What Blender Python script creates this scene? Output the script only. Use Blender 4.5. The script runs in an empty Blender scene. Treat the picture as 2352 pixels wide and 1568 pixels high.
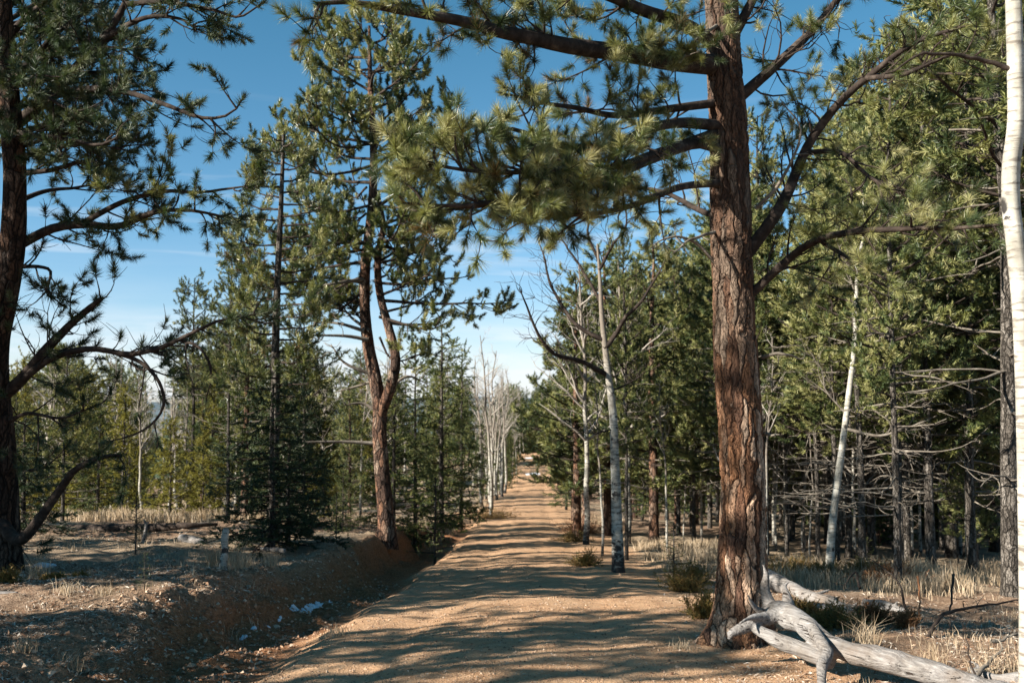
import bpy, math, random
import numpy as np
from mathutils import Vector
R = math.radians
sc = bpy.context.scene
C = sc.collection
rng = np.random.default_rng(7)

# ------------------------------------------------------------------ camera
CAMZ = 1.65
F = 35 / 36 * 2352.0                      # focal length in the units of a 2352 px wide picture
PITCH = math.atan((900 - 784) / F)
cam = bpy.data.cameras.new('camera')
cam.lens = 35; cam.sensor_width = 36; cam.clip_start = 0.1; cam.clip_end = 20000
cam.dof.use_dof = True; cam.dof.focus_distance = 7.5; cam.dof.aperture_fstop = 3.2
camo = bpy.data.objects.new('camera', cam); C.objects.link(camo)
camo.location = (0, 0, CAMZ); camo.rotation_euler = (R(90) + PITCH, 0, 0)
sc.camera = camo
# ------------------------------------------------------------------ sun and sky
SUN_EL, SUN_AZ = 28.0, 26.0               # azimuth: degrees behind the left-hand side
to_sun = Vector((-math.cos(R(SUN_AZ)) * math.cos(R(SUN_EL)), -math.sin(R(SUN_AZ)) * math.cos(R(SUN_EL)), math.sin(R(SUN_EL))))
sun = bpy.data.lights.new('sun', 'SUN'); sun.energy = 5.0; sun.angle = R(0.45); sun.color = (1, .93, .82)
suno = bpy.data.objects.new('sun', sun); C.objects.link(suno)
suno.rotation_euler = to_sun.to_track_quat('Z', 'Y').to_euler()
world = bpy.data.worlds.new('World'); sc.world = world; world.use_nodes = True
sc.view_settings.view_transform = 'Standard'; sc.view_settings.look = 'None'
sc.view_settings.exposure = 1.48; sc.view_settings.gamma = 1
sc.cycles.max_bounces = 5; sc.cycles.diffuse_bounces = 1; sc.cycles.glossy_bounces = 1
sc.cycles.transmission_bounces = 2; sc.cycles.transparent_max_bounces = 4
sc.cycles.use_denoising = True


class NT:
    """small helper around a node tree"""
    def __init__(s, t): s.t = t; s.n = t.nodes; s.l = t.links
    def add(s, typ, props=None, **ins):
        n = s.n.new(typ)
        for k, v in (props or {}).items(): setattr(n, k, v)
        for k, v in ins.items():
            key = int(k[1:]) if k[0] == 'i' and k[1:].isdigit() else k.replace('_', ' ')
            sock = n.inputs[key]
            if isinstance(v, bpy.types.NodeSocket): s.l.new(v, sock)
            else: sock.default_value = v
        return n
    def ramp(s, fac, stops, interp='LINEAR'):
        n = s.n.new('ShaderNodeValToRGB'); s.l.new(fac, n.inputs[0]); cr = n.color_ramp; cr.interpolation = interp
        while len(cr.elements) < len(stops): cr.elements.new(0.5)
        for e, (p, c) in zip(cr.elements, stops):
            e.position = p
            e.color = (c, c, c, 1) if isinstance(c, (int, float)) else (*c, 1)
        return n.outputs[0]
    def math(s, op, a, b=0.0, c=0.0):
        n = s.add('ShaderNodeMath', {'operation': op}, i0=a, i1=b, i2=c); return n.outputs[0]
    def mix(s, fac, a, b, blend='MIX'):
        n = s.n.new('ShaderNodeMix'); n.data_type = 'RGBA'; n.blend_type = blend
        for k, v in ((0, fac), (6, a), (7, b)):
            if isinstance(v, bpy.types.NodeSocket): s.l.new(v, n.inputs[k])
            elif k == 0: n.inputs[k].default_value = v
            else: n.inputs[k].default_value = (*v, 1)
        return n.outputs[2]
    def noise(s, vec, scale, detail=4, rough=.55, dist=0):
        return s.add('ShaderNodeTexNoise', None, Vector=vec, Scale=scale, Detail=detail, Roughness=rough, Distortion=dist).outputs[0]
    def mapping(s, vec, scale=(1, 1, 1), loc=(0, 0, 0)):
        return s.add('ShaderNodeMapping', None, Vector=vec, Scale=scale, Location=loc).outputs[0]


w = NT(world.node_tree); w.n.clear()
sky = w.add('ShaderNodeTexSky', {'sky_type': 'NISHITA', 'sun_disc': False, 'altitude': 2600, 'air_density': 1.0, 'dust_density': 1.3, 'ozone_density': 1.8})
sky.sun_elevation = R(SUN_EL); sky.sun_rotation = math.atan2(to_sun.x, to_sun.y)
tc = w.add('ShaderNodeTexCoord')
sep = w.add('ShaderNodeSeparateXYZ', None, Vector=tc.outputs['Generated'])
low = w.ramp(sep.outputs[2], [(0.0, 1), (.035, .9), (.085, .12), (.16, 0)])
cl = w.noise(w.mapping(tc.outputs['Generated'], (3, 3, 22)), 2.2, 7, .62, .4)
clm = w.ramp(cl, [(.40, .3), (.66, 1)])
streak = w.noise(w.mapping(tc.outputs['Generated'], (2.2, 1.2, 30), (0.3, 0, 1.4)), 1.6, 5, .5, .2)
stm = w.math('MULTIPLY', w.ramp(streak, [(.56, 0), (.70, .45)]), w.ramp(sep.outputs[2], [(.04, 0), (.1, 1), (.2, .6), (.3, 0)]))
cm = w.math('MAXIMUM', w.math('MULTIPLY', low, clm), stm)
skyg = w.mix(1.0, sky.outputs[0], w.ramp(sep.outputs[2], [(0, (1.0, .98, 1.04)), (.16, (.74, 1.06, 1.08)), (.5, (.40, 1.08, 1.03))]), 'MULTIPLY')
skyc = w.mix(cm, skyg, (6.6, 7.0, 7.5))
bg = w.add('ShaderNodeBackground', None, Color=skyc, Strength=0.052)
out = w.add('ShaderNodeOutputWorld', None, Surface=bg.outputs[0])


def P(px, py, d):
    """the world point seen at (px, py) of the 2352 px wide picture at distance d along +Y"""
    u = (px - 1176) / F; v = (784 - py) / F
    y = math.cos(PITCH) - v * math.sin(PITCH); z = math.sin(PITCH) + v * math.cos(PITCH)
    return np.array([u * d / y, d, CAMZ + z * d / y])


# ------------------------------------------------------------------ numpy noise
def _h(ix, iy, iz, seed):
    with np.errstate(over='ignore'):
        n = (ix.astype(np.int64) * 374761393 + iy.astype(np.int64) * 668265263 + iz.astype(np.int64) * 2147483647 + seed * 1274126177) & 0xffffffff
        n = ((n ^ (n >> 13)) * 1274126177) & 0xffffffff
        n = ((n ^ (n >> 16)) * 2246822519) & 0xffffffff
        n = n ^ (n >> 15)
    return n.astype(np.float64) / 4294967295.0
def vn(x, y, z=0.0, seed=0):
    x = np.asarray(x, float); y = np.asarray(y, float) + 0 * x; z = np.asarray(z, float) + 0 * x
    fx, fy, fz = np.floor(x), np.floor(y), np.floor(z)
    tx, ty, tz = x - fx, y - fy, z - fz
    tx, ty, tz = tx * tx * (3 - 2 * tx), ty * ty * (3 - 2 * ty), tz * tz * (3 - 2 * tz)
    r = 0
    for a in (0, 1):
        for b in (0, 1):
            for c in (0, 1):
                wgt = (tx if a else 1 - tx) * (ty if b else 1 - ty) * (tz if c else 1 - tz)
                r = r + wgt * _h(fx + a, fy + b, fz + c, seed)
    return r * 2 - 1
def fbm(x, y, z=0.0, oct=4, seed=0, gain=.5):
    s = 0; a = 1; f = 1; t = 0
    for i in range(oct):
        s = s + a * vn(np.asarray(x) * f, np.asarray(y) * f, np.asarray(z) * f, seed + i * 17); t += a; a *= gain; f *= 2.03
    return s / t


# ------------------------------------------------------------------ mesh making
def mesh_obj(name, verts, faces, mats, mat_idx=None, smooth=False, parent=None, attrs=None):
    """verts (V,3); faces: list of (F,k) index arrays"""
    me = bpy.data.meshes.new(name)
    verts = np.ascontiguousarray(verts, dtype=np.float32)
    faces = [f for f in faces if len(f)]
    nl = sum(f.size for f in faces); nf = sum(len(f) for f in faces)
    me.vertices.add(len(verts)); me.vertices.foreach_set('co', verts.ravel())
    me.loops.add(nl); me.polygons.add(nf)
    li = np.concatenate([f.ravel() for f in faces]).astype(np.int32)
    tot = np.concatenate([np.full(len(f), f.shape[1]) for f in faces]).astype(np.int32)
    st = np.concatenate([[0], np.cumsum(tot)[:-1]]).astype(np.int32)
    me.loops.foreach_set('vertex_index', li)
    me.polygons.foreach_set('loop_start', st)
    try: me.polygons.foreach_set('loop_total', tot)
    except Exception: pass
    for m in mats: me.materials.append(m)
    if mat_idx is not None: me.polygons.foreach_set('material_index', mat_idx.astype(np.int32))
    if smooth is not False:
        sm = np.full(nf, True) if smooth is True else smooth
        me.polygons.foreach_set('use_smooth', sm)
    for k, v in (attrs or {}).items():
        a = me.attributes.new(k, 'FLOAT', 'POINT'); a.data.foreach_set('value', np.asarray(v, np.float32).ravel())
    me.update(calc_edges=True)
    o = bpy.data.objects.new(name, me); C.objects.link(o)
    if parent: o.parent = parent
    return o
def tag(o, label=None, cat=None, group=None, kind=None):
    if label: o['label'] = label
    if cat: o['category'] = cat
    if group: o['group'] = group
    if kind: o['kind'] = kind
    return o
def empty(name, loc, label, cat, group=None, rz=0, s=1):
    o = bpy.data.objects.new(name, None); C.objects.link(o)
    o.location = tuple(float(v) for v in loc); o.rotation_euler = (0, 0, rz); o.scale = (s, s, s) if not isinstance(s, tuple) else s
    o.empty_display_size = .1
    return tag(o, label, cat, group)
def nrm(v): return v / np.maximum(np.linalg.norm(v, axis=-1, keepdims=True), 1e-9)
class MB:
    """collects arrays into one mesh"""
    def __init__(s): s.v = []; s.q = []; s.qm = []; s.t = []; s.tm = []; s.a = []; s.n = 0
    def add(s, v, quads=None, tris=None, m=0, tint=None):
        v = v.reshape(-1, 3); s.v.append(v)
        if quads is not None and len(quads): s.q.append(quads + s.n); s.qm.append(np.full(len(quads), m))
        if tris is not None and len(tris): s.t.append(tris + s.n); s.tm.append(np.full(len(tris), m))
        s.a.append(np.full(len(v), .5) if tint is None else tint.ravel())
        s.n += len(v)
    def build(s, name, mats, parent=None, origin=(0, 0, 0)):
        q = np.concatenate(s.q) if s.q else np.zeros((0, 4), int); t = np.concatenate(s.t) if s.t else np.zeros((0, 3), int)
        mi = np.concatenate(s.qm + s.tm) if (s.qm or s.tm) else None
        sm = np.concatenate([np.full(len(q), True), np.full(len(t), False)])
        return mesh_obj(name, np.concatenate(s.v) - np.asarray(origin), [q, t], mats, mi, sm, parent, {'tint': np.concatenate(s.a)})
def tubes(Pt, r, sides, rng_=None, jitter=0.0):
    """Pt (N,m,3), r (N,m) -> verts, quads"""
    N, m, _ = Pt.shape
    tan = np.empty_like(Pt); tan[:, 1:-1] = Pt[:, 2:] - Pt[:, :-2]; tan[:, 0] = Pt[:, 1] - Pt[:, 0]; tan[:, -1] = Pt[:, -1] - Pt[:, -2]
    tan = nrm(tan)
    mean = nrm(Pt[:, -1] - Pt[:, 0])
    ref = np.where(np.abs(mean[:, 2:3]) < .8, np.array([[0, 0, 1.]]), np.array([[1., 0, 0]]))[:, None, :]
    a = nrm(np.cross(tan, ref)); b = np.cross(tan, a)
    th = np.arange(sides) / sides * 2 * np.pi
    rr = r[:, :, None] * np.ones(sides)
    if jitter: rr = rr * (1 + jitter * rng.standard_normal(rr.shape))
    V = Pt[:, :, None, :] + rr[..., None] * (np.cos(th)[None, None, :, None] * a[:, :, None, :] + np.sin(th)[None, None, :, None] * b[:, :, None, :])
    i = np.arange(N)[:, None, None] * m * sides; j = np.arange(m - 1)[None, :, None] * sides; k = np.arange(sides)[None, None, :]
    k2 = (k + 1) % sides
    q = np.stack([i + j + k, i + j + k2, i + j + sides + k2, i + j + sides + k], -1).reshape(-1, 4)
    return V.reshape(-1, 3), q
def smooth_path(pts, m):
    """Catmull-Rom through pts, m samples evenly spaced"""
    p = np.asarray(pts, float)
    if len(p) == 2: p = np.array([p[0], (p[0] + p[1]) / 2, p[1]])
    e = np.vstack([2 * p[0] - p[1], p, 2 * p[-1] - p[-2]])
    out = []
    for i in range(1, len(e) - 2):
        t = np.linspace(0, 1, 24, endpoint=False)[:, None]
        p0, p1, p2, p3 = e[i - 1], e[i], e[i + 1], e[i + 2]
        out.append(.5 * ((2 * p1) + (-p0 + p2) * t + (2 * p0 - 5 * p1 + 4 * p2 - p3) * t ** 2 + (-p0 + 3 * p1 - 3 * p2 + p3) * t ** 3))
    out.append(p[-1:]); o = np.vstack(out)
    s = np.concatenate([[0], np.cumsum(np.linalg.norm(np.diff(o, axis=0), axis=1))])
    q = np.linspace(0, s[-1], m)
    return np.stack([np.interp(q, s, o[:, k]) for k in range(o.shape[1])], 1)
def spawn(Pp, n, t0, t1, ang, length, m, up=.05, curl=.12, flat=.6):
    """children of the polylines Pp (N,mp,3); n per parent"""
    N, mp, _ = Pp.shape
    idx = np.repeat(np.arange(N), n); M = len(idx)
    if M == 0: return np.zeros((0, m, 3)), idx, np.zeros(0)
    t = t0 + (t1 - t0) * rng.random(M)
    f = t * (mp - 1); i0 = np.minimum(f.astype(int), mp - 2); fr = (f - i0)[:, None]
    a = Pp[idx, i0]; b = Pp[idx, i0 + 1]
    pos = a + (b - a) * fr; tan = nrm(b - a)
    pr = rng.standard_normal((M, 3)); pr[:, 2] *= flat
    pr = nrm(pr - tan * (pr * tan).sum(1, keepdims=True))
    an = (ang[0] + (ang[1] - ang[0]) * rng.random(M))[:, None]
    d = np.cos(an) * tan + np.sin(an) * pr
    L = length(t, M) if callable(length) else length * (0.6 + .8 * rng.random(M))
    seg = (L / (m - 1))[:, None]
    out = np.empty((M, m, 3)); out[:, 0] = pos
    bend = rng.standard_normal((M, 3)) * curl
    for k in range(1, m):
        out[:, k] = out[:, k - 1] + d * seg
        d = nrm(d + np.array([0, 0, up]) + bend + rng.standard_normal((M, 3)) * curl * .7)
    return out, idx, L
def needles(mb, pos, d, K, L, brush, wd, ang=(.35, 1.35), m=1, tint=None):
    N = len(pos)
    if N == 0: return
    M = N * K
    pos = np.repeat(pos, K, 0); d = np.repeat(nrm(d), K, 0)
    t = rng.random(M)[:, None]
    base = pos - d * brush * t
    a = ang[0] + (ang[1] - ang[0]) * t + .18 * rng.standard_normal((M, 1))
    pr = rng.standard_normal((M, 3)); pr = nrm(pr - d * (pr * d).sum(1, keepdims=True))
    nd = np.cos(a) * d + np.sin(a) * pr
    sd = nrm(np.cross(nd, rng.standard_normal((M, 3)))) * wd / 2
    ln = L * (.75 + .4 * rng.random((M, 1))) * np.repeat(.68 + .5 * rng.random((N, 1)), K, 0)
    V = np.stack([base - sd, base + sd, base + nd * ln], 1).reshape(-1, 3)
    tn = np.repeat(rng.random(N) if tint is None else tint, K) * .75 + .25 * rng.random(M)
    mb.add(V, tris=np.arange(M * 3).reshape(-1, 3), m=m, tint=np.repeat(tn, 3))


# ------------------------------------------------------------------ materials
def newmat(name):
    m = bpy.data.materials.new(name); m.use_nodes = True; t = NT(m.node_tree); t.n.clear(); return m, t
def finish(t, color, rough=.9, bump=None, strength=.5, dist=.01, spec=.3, disp=None, normal=None):
    ins = dict(Base_Color=color, Roughness=rough, Specular_IOR_Level=spec)
    if bump is not None: ins['Normal'] = t.add('ShaderNodeBump', None, Strength=strength, Distance=dist, Height=bump).outputs[0]
    b = t.add('ShaderNodeBsdfPrincipled', None, **ins)
    o = t.add('ShaderNodeOutputMaterial', None, Surface=b.outputs[0])
    if disp is not None: t.l.new(disp, o.inputs['Displacement'])
    return b
def foliage_mat(name, stops, trans=.28, rough=.5, spec=.35, ttint=(1.25, 1.3, .7)):
    m, t = newmat(name)
    a = t.add('ShaderNodeAttribute', {'attribute_name': 'tint'}).outputs['Fac']
    oi = t.add('ShaderNodeObjectInfo').outputs['Random']
    a2 = t.math('ADD', a, t.math('MULTIPLY', t.math('SUBTRACT', oi, .5), .25))
    c = t.ramp(a2, stops)
    b = t.add('ShaderNodeBsdfPrincipled', None, Base_Color=c, Roughness=rough, Specular_IOR_Level=spec)
    tr = t.add('ShaderNodeBsdfTranslucent', None, Color=t.mix(1, c, ttint, 'MULTIPLY'))
    mx = t.add('ShaderNodeMixShader', None, Fac=trans, i1=b.outputs[0], i2=tr.outputs[0])
    t.add('ShaderNodeOutputMaterial', None, Surface=mx.outputs[0])
    return m
def rotz(t, co, deg):
    return t.add('ShaderNodeMapping', None, Vector=co, Rotation=(0, 0, R(deg))).outputs[0]
def bark_mat(name, plates, edge, sc_=20, zs=.33, disp=False, tips=None, depth=.018):
    m, t = newmat(name)
    co = t.add('ShaderNodeTexCoord').outputs['Object']
    wob = t.add('ShaderNodeTexNoise', None, Vector=co, Scale=9.0, Detail=3.0).outputs['Color']
    co2 = t.add('ShaderNodeVectorMath', {'operation': 'MULTIPLY_ADD'}, i0=wob, i1=(.07, .07, .09), i2=co).outputs[0]
    mp = t.mapping(co2, (1, 1, zs))
    ve = t.add('ShaderNodeTexVoronoi', {'feature': 'DISTANCE_TO_EDGE'}, Vector=mp, Scale=sc_).outputs['Distance']
    vc = t.add('ShaderNodeTexVoronoi', {'feature': 'F1'}, Vector=mp, Scale=sc_).outputs['Color']
    v2 = t.add('ShaderNodeTexVoronoi', {'feature': 'DISTANCE_TO_EDGE'}, Vector=t.mapping(co2, (1, 1, zs * 1.2)), Scale=sc_ * 2.7).outputs['Distance']
    sp = t.add('ShaderNodeSeparateColor', None, Color=vc).outputs[0]
    fine = t.noise(t.mapping(co, (1, 1, .5)), 60, 5, .65)
    big = t.noise(t.mapping(co, (1, 1, .5)), 3.0, 3, .6)
    sel = t.math('ADD', t.math('MULTIPLY', sp, .55), t.math('MULTIPLY', big, .55))
    pc = t.ramp(sel, plates)
    pc = t.mix(t.math('MULTIPLY', t.ramp(fine, [(.35, 1), (.6, 0)]), .5), pc, edge)
    ef = t.math('MULTIPLY', t.ramp(ve, [(.0, 0), (.05, .55), (.14, 1)]), t.ramp(v2, [(0, .5), (.09, 1)]))
    col = t.mix(ef, edge, pc)
    h = t.math('ADD', t.math('MULTIPLY', ef, 1.0), t.math('MULTIPLY', fine, .28))
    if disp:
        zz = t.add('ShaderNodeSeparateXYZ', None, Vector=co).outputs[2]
        col = t.mix(t.ramp(t.math('DIVIDE', t.math('ADD', zz, t.math('MULTIPLY', big, 1.2)), 6.0), [(.34, 0), (.62, .72)]), col, (.040, .030, .025))  # upper trunk: shade of the limbs painted in, along with greyer crown bark
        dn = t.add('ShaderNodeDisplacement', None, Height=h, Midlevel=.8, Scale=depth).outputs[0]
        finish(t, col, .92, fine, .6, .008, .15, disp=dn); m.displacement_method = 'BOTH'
    else: finish(t, col, .92, h, 1.0, .03, .15)
    return m
MAT = {}
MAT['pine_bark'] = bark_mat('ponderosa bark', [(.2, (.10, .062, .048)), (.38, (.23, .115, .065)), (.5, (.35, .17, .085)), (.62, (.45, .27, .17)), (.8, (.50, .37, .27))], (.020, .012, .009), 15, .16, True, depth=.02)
MAT['shaded_bark'] = bark_mat('dark shaded bark', [(.2, (.03, .022, .018)), (.45, (.07, .045, .034)), (.62, (.12, .066, .042)), (.8, (.15, .11, .085))], (.010, .008, .007), 15, .2)  # left pine's trunk stands in shade; that shade is put into the bark colour
MAT['pine_bark_small'] = bark_mat('pine bark', [(.2, (.07, .05, .042)), (.45, (.16, .092, .065)), (.6, (.27, .14, .085)), (.8, (.33, .24, .18))], (.02, .014, .011), 15, .3)
MAT['grey_bark'] = bark_mat('grey conifer bark', [(.2, (.07, .06, .052)), (.5, (.15, .13, .11)), (.8, (.27, .24, .21))], (.03, .025, .02), 24, .2)
m, t = newmat('twig bark'); co = t.add('ShaderNodeTexCoord').outputs['Object']
finish(t, t.ramp(t.noise(co, 14, 4), [(.3, (.016, .012, .010)), (.55, (.042, .031, .025)), (.75, (.10, .078, .062))]), .9, t.noise(co, 60, 3), .6, .01, .15); MAT['twig'] = m
m, t = newmat('dead twig'); co = t.add('ShaderNodeTexCoord').outputs['Object']
finish(t, t.ramp(t.noise(co, 9, 4), [(.3, (.08, .065, .052)), (.6, (.19, .165, .135)), (.8, (.33, .30, .25))]), .9, t.noise(co, 60, 3), .5, .01, .15); MAT['dead_twig'] = m
def aspen_mat(name, scar=.5):
    m, t = newmat(name); co = t.add('ShaderNodeTexCoord').outputs['Object']
    z = t.add('ShaderNodeSeparateXYZ', None, Vector=co).outputs[2]
    base = t.ramp(t.noise(co, 7, 5), [(.3, (.22, .20, .165)), (.5, (.33, .315, .27)), (.7, (.49, .47, .42))])
    lent = t.noise(t.mapping(co, (4, 4, 26)), 1.6, 4, .65)
    col = t.mix(t.ramp(lent, [(.535, 0), (.61, .85)]), base, (.13, .11, .09))
    eye = t.add('ShaderNodeTexVoronoi', {'feature': 'F1'}, Vector=t.mapping(co, (1, 1, .55)), Scale=5.0).outputs['Distance']
    ed = t.math('ADD', eye, t.math('MULTIPLY', t.noise(co, 26, 3), .14))
    col = t.mix(t.ramp(ed, [(.16, 1), (.205, 0)]), col, (.03, .027, .024))
    sc1 = t.noise(t.mapping(co, (4, 4, 7)), 2.0, 6, .7)
    z3 = t.math('DIVIDE', z, 4.0)
    lowm = t.ramp(z3, [(0, 1), (.05, .75), (.1, .44), (.5, .38), (.8, 0)]) if scar > .4 else t.ramp(z3, [(0, .6), (.1, .1), (.3, 0)])
    if scar > .4: col = t.mix(t.ramp(z3, [(.55, 0), (.85, .85)]), col, (.15, .12, .095))
    th = t.math('ADD', sc1, t.math('MULTIPLY', lowm, .32))
    col = t.mix(t.ramp(th, [(.66, 0), (.72, 1)]), col, (.035, .03, .027))
    finish(t, col, .75, t.math('ADD', lent, t.math('MULTIPLY', sc1, 1.0)), .35, .01, .3); return m
def zfix(name, scar, hz):
    return aspen_mat(name, scar)
MAT['aspen'] = aspen_mat('aspen bark', .5)
MAT['aspen_clean'] = aspen_mat('clean aspen bark', .2)
m, t = newmat('aspen twig'); co = t.add('ShaderNodeTexCoord').outputs['Object']
finish(t, t.ramp(t.noise(co, 6, 3), [(.3, (.20, .17, .14)), (.7, (.44, .40, .35))]), .85, None); MAT['aspen_twig'] = m
def wood_mat(name, deg):
    m, t = newmat(name); co0 = t.add('ShaderNodeTexCoord').outputs['Object']; co = rotz(t, co0, deg)
    gr = t.noise(t.mapping(co, (1.0, 22, 22)), 3.0, 6, .66, .3); kn = t.noise(co, 5, 5, .6); bl = t.noise(co, 2.2, 4, .6)
    crk = t.ramp(t.noise(t.mapping(co, (.45, 15, 15)), 2.4, 5, .65, .5), [(.35, 1), (.395, 0)])
    col = t.mix(t.ramp(kn, [(.35, .9), (.6, .1)]), t.ramp(gr, [(.3, (.15, .14, .135)), (.5, (.26, .245, .235)), (.7, (.40, .385, .37))]), t.ramp(gr, [(.3, (.075, .062, .052)), (.7, (.25, .22, .19))]))
    col = t.mix(t.ramp(bl, [(.52, 0), (.66, .55)]), col, (.14, .10, .07))
    col = t.mix(crk, col, (.04, .03, .024))
    finish(t, col, .88, t.math('SUBTRACT', gr, t.math('MULTIPLY', crk, .9)), .9, .02, .2); return m
MAT['grey_wood'] = wood_mat('weathered wood', 59); MAT['grey_wood_flat'] = wood_mat('weathered wood lying across', 8)
m, t = newmat('snow'); co = t.add('ShaderNodeTexCoord').outputs['Object']
finish(t, t.ramp(t.noise(co, 30, 4), [(.3, (.40, .40, .42)), (.6, (.72, .75, .80))]), .6, t.noise(co, 40, 4), .5, .01, .4); MAT['snow'] = m
G1 = (.026, .045, .020); G2 = (.065, .092, .032); G3 = (.14, .155, .052); G4 = (.22, .215, .085); BR = (.20, .11, .045)
MAT['pine_needle'] = foliage_mat('pine needles', [(.0, BR), (.05, (.13, .10, .04)), (.10, G1), (.35, G2), (.6, (.19, .20, .065)), (.8, (.30, .29, .12)), (1, (.42, .39, .21))], .18, .38, .5)
MAT['pine_needle_shaded'] = foliage_mat('shade-dark pine needles', [(.0, (.10, .07, .03)), (.06, G1), (.5, (.045, .070, .032)), (1, (.13, .14, .065))], .15, .5, .4)  # needles of the left pine, their shaded side painted as a darker colour
MAT['spruce_needle'] = foliage_mat('spruce needles', [(.0, G1), (.4, G2), (.7, (.14, .155, .05)), (1, (.24, .23, .08))], .22, .55, .3)
MAT['far_needle'] = foliage_mat('forest needles', [(.0, (.085, .07, .03)), (.1, G1), (.35, (.075, .10, .034)), (.65, (.185, .19, .06)), (1, (.33, .31, .14))], .14, .5, .35)
MAT['yellow_needle'] = foliage_mat('yellow green needles', [(.0, (.14, .11, .022)), (.5, (.19, .18, .035)), (1, (.30, .26, .06))], .25, .55, .3)
MAT['shaded_spruce'] = foliage_mat('shade-dark spruce needles', [(.0, (.018, .03, .014)), (.6, (.035, .055, .026)), (1, (.06, .08, .035))], .12, .55, .3)  # unlit spruces: the shade on them is put into the needle colour
MAT['juniper'] = foliage_mat('juniper sprays', [(.0, (.13, .07, .028)), (.45, (.24, .145, .045)), (.7, (.17, .13, .04)), (1, (.06, .07, .028))], .2, .6, .25)
MAT['rust'] = foliage_mat('rusty dead leaves', [(.0, (.12, .05, .025)), (.6, (.26, .12, .055)), (1, (.36, .2, .1))], .2, .7, .2)
MAT['grass'] = foliage_mat('dry grass blades', [(.0, (.24, .17, .10)), (.5, (.44, .34, .23)), (1, (.62, .52, .39))], .2, .6, .3, (1.1, 1, .8))
MAT['litter'] = foliage_mat('forest litter flakes', [(.0, (.05, .03, .02)), (.25, (.16, .08, .045)), (.5, (.30, .19, .12)), (.8, (.44, .34, .25)), (1, (.55, .48, .40))], 0.0, .8, .2)
MAT['pebble'] = foliage_mat('granite gravel', [(.0, (.18, .10, .06)), (.5, (.36, .23, .145)), (.9, (.48, .36, .26)), (1, (.55, .47, .40))], 0.0, .85, .25)
# ground
def ground_mat(name):
    m, t = newmat(name); co = t.add('ShaderNodeTexCoord').outputs['Object']
    att = lambda k: t.add('ShaderNodeAttribute', {'attribute_name': k}).outputs['Fac']
    n1 = t.noise(co, 1.3, 6, .6); n2 = t.noise(co, 9, 6, .65); n3 = t.noise(co, 75, 4, .7); n4 = t.noise(co, 30, 5, .7)
    soil = t.ramp(n2, [(.3, (.31, .168, .088)), (.5, (.45, .265, .148)), (.7, (.55, .355, .215))])
    soil = t.mix(t.ramp(n1, [(.4, 0), (.65, .55)]), soil, (.53, .35, .215))
    peb = t.add('ShaderNodeTexVoronoi', {'feature': 'F1'}, Vector=co, Scale=60.0)
    pm = t.ramp(peb.outputs['Distance'], [(.2, 1), (.42, 0)])
    pcl = t.ramp(t.add('ShaderNodeSeparateColor', None, Color=peb.outputs['Color']).outputs[0], [(.0, (.22, .12, .07)), (.45, (.40, .25, .15)), (.8, (.52, .38, .26)), (1, (.60, .50, .40))])
    soil = t.mix(t.math('MULTIPLY', pm, .6), soil, pcl)
    bank = t.ramp(n4, [(.3, (.12, .055, .028)), (.5, (.25, .115, .055)), (.72, (.36, .19, .10))])
    lit = t.ramp(n4, [(.28, (.055, .035, .024)), (.45, (.17, .11, .075)), (.6, (.33, .24, .17)), (.75, (.52, .43, .34))])
    lit = t.mix(t.ramp(n1, [(.35, .6), (.6, 0)]), lit, (.16, .10, .062))
    gr = t.ramp(n3, [(.3, (.20, .15, .095)), (.7, (.46, .37, .26))])
    c = t.mix(att('bank'), soil, bank)
    c = t.mix(t.math('MULTIPLY', att('litter'), .92), c, lit)
    c = t.mix(att('grassy'), c, gr)
    c = t.mix(att('wooded'), c, t.ramp(t.noise(co, .25, 6, .8), [(.35, (.03, .05, .025)), (.7, (.10, .12, .07))]))
    h = t.math('ADD', t.math('MULTIPLY', n3, .5), t.math('ADD', t.math('MULTIPLY', pm, .5), t.math('MULTIPLY', n4, .9)))
    finish(t, c, .95, h, .9, .018, .1); return m
MAT['soil'] = ground_mat('granite soil and litter')
m, t = newmat('haze-blue hill forest'); co = t.add('ShaderNodeTexCoord').outputs['Object']
finish(t, t.ramp(t.noise(co, .01, 8, .7), [(.3, (.05, .08, .10)), (.7, (.12, .15, .17))]), 1.0, t.noise(co, .02, 6), .6, 20); MAT['hill'] = m  # forest tone tinted blue, distance haze painted into the colour

# ------------------------------------------------------------------ terrain
_yy = np.linspace(-60, 6000, 60601)
_zz = np.interp(_yy, [-60, -10, 0, 6.3, 10, 16, 21.5, 28, 36, 46, 55, 66, 73, 82, 90, 105, 118, 135, 170, 300, 900, 6000],
                [1.0, .35, .05, -.19, -.5, -1.12, -1.6, -2.2, -2.72, -3.55, -4.05, -4.9, -4.72, -5.3, -5.1, -4.9, -5.5, -7.8, -13, -30, -80, -200])
_k = np.hanning(41); _k /= _k.sum()
_zz = np.convolve(np.pad(_zz, 20, 'edge'), _k, 'valid')
def road_z(y): return np.interp(y, _yy, _zz)
def road_x(y): return np.interp(y, [-20, 0, 6.3, 10, 16, 21.5, 36, 55, 73, 105, 140, 300], [-1.0, -.3, -.15, .1, .34, .48, .52, 1.0, 1.7, 2.75, 5.5, 20])
def sstep(a, b, x):
    t = np.clip((x - a) / (b - a), 0, 1); return t * t * (3 - 2 * t)
def zones(x, y):
    u = x - road_x(y)
    un = u + .22 * fbm(x * .9, y * .9, 0, 3, 5) + .07 * fbm(x * 5, y * 5, 0, 2, 9)
    return u, un
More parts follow.
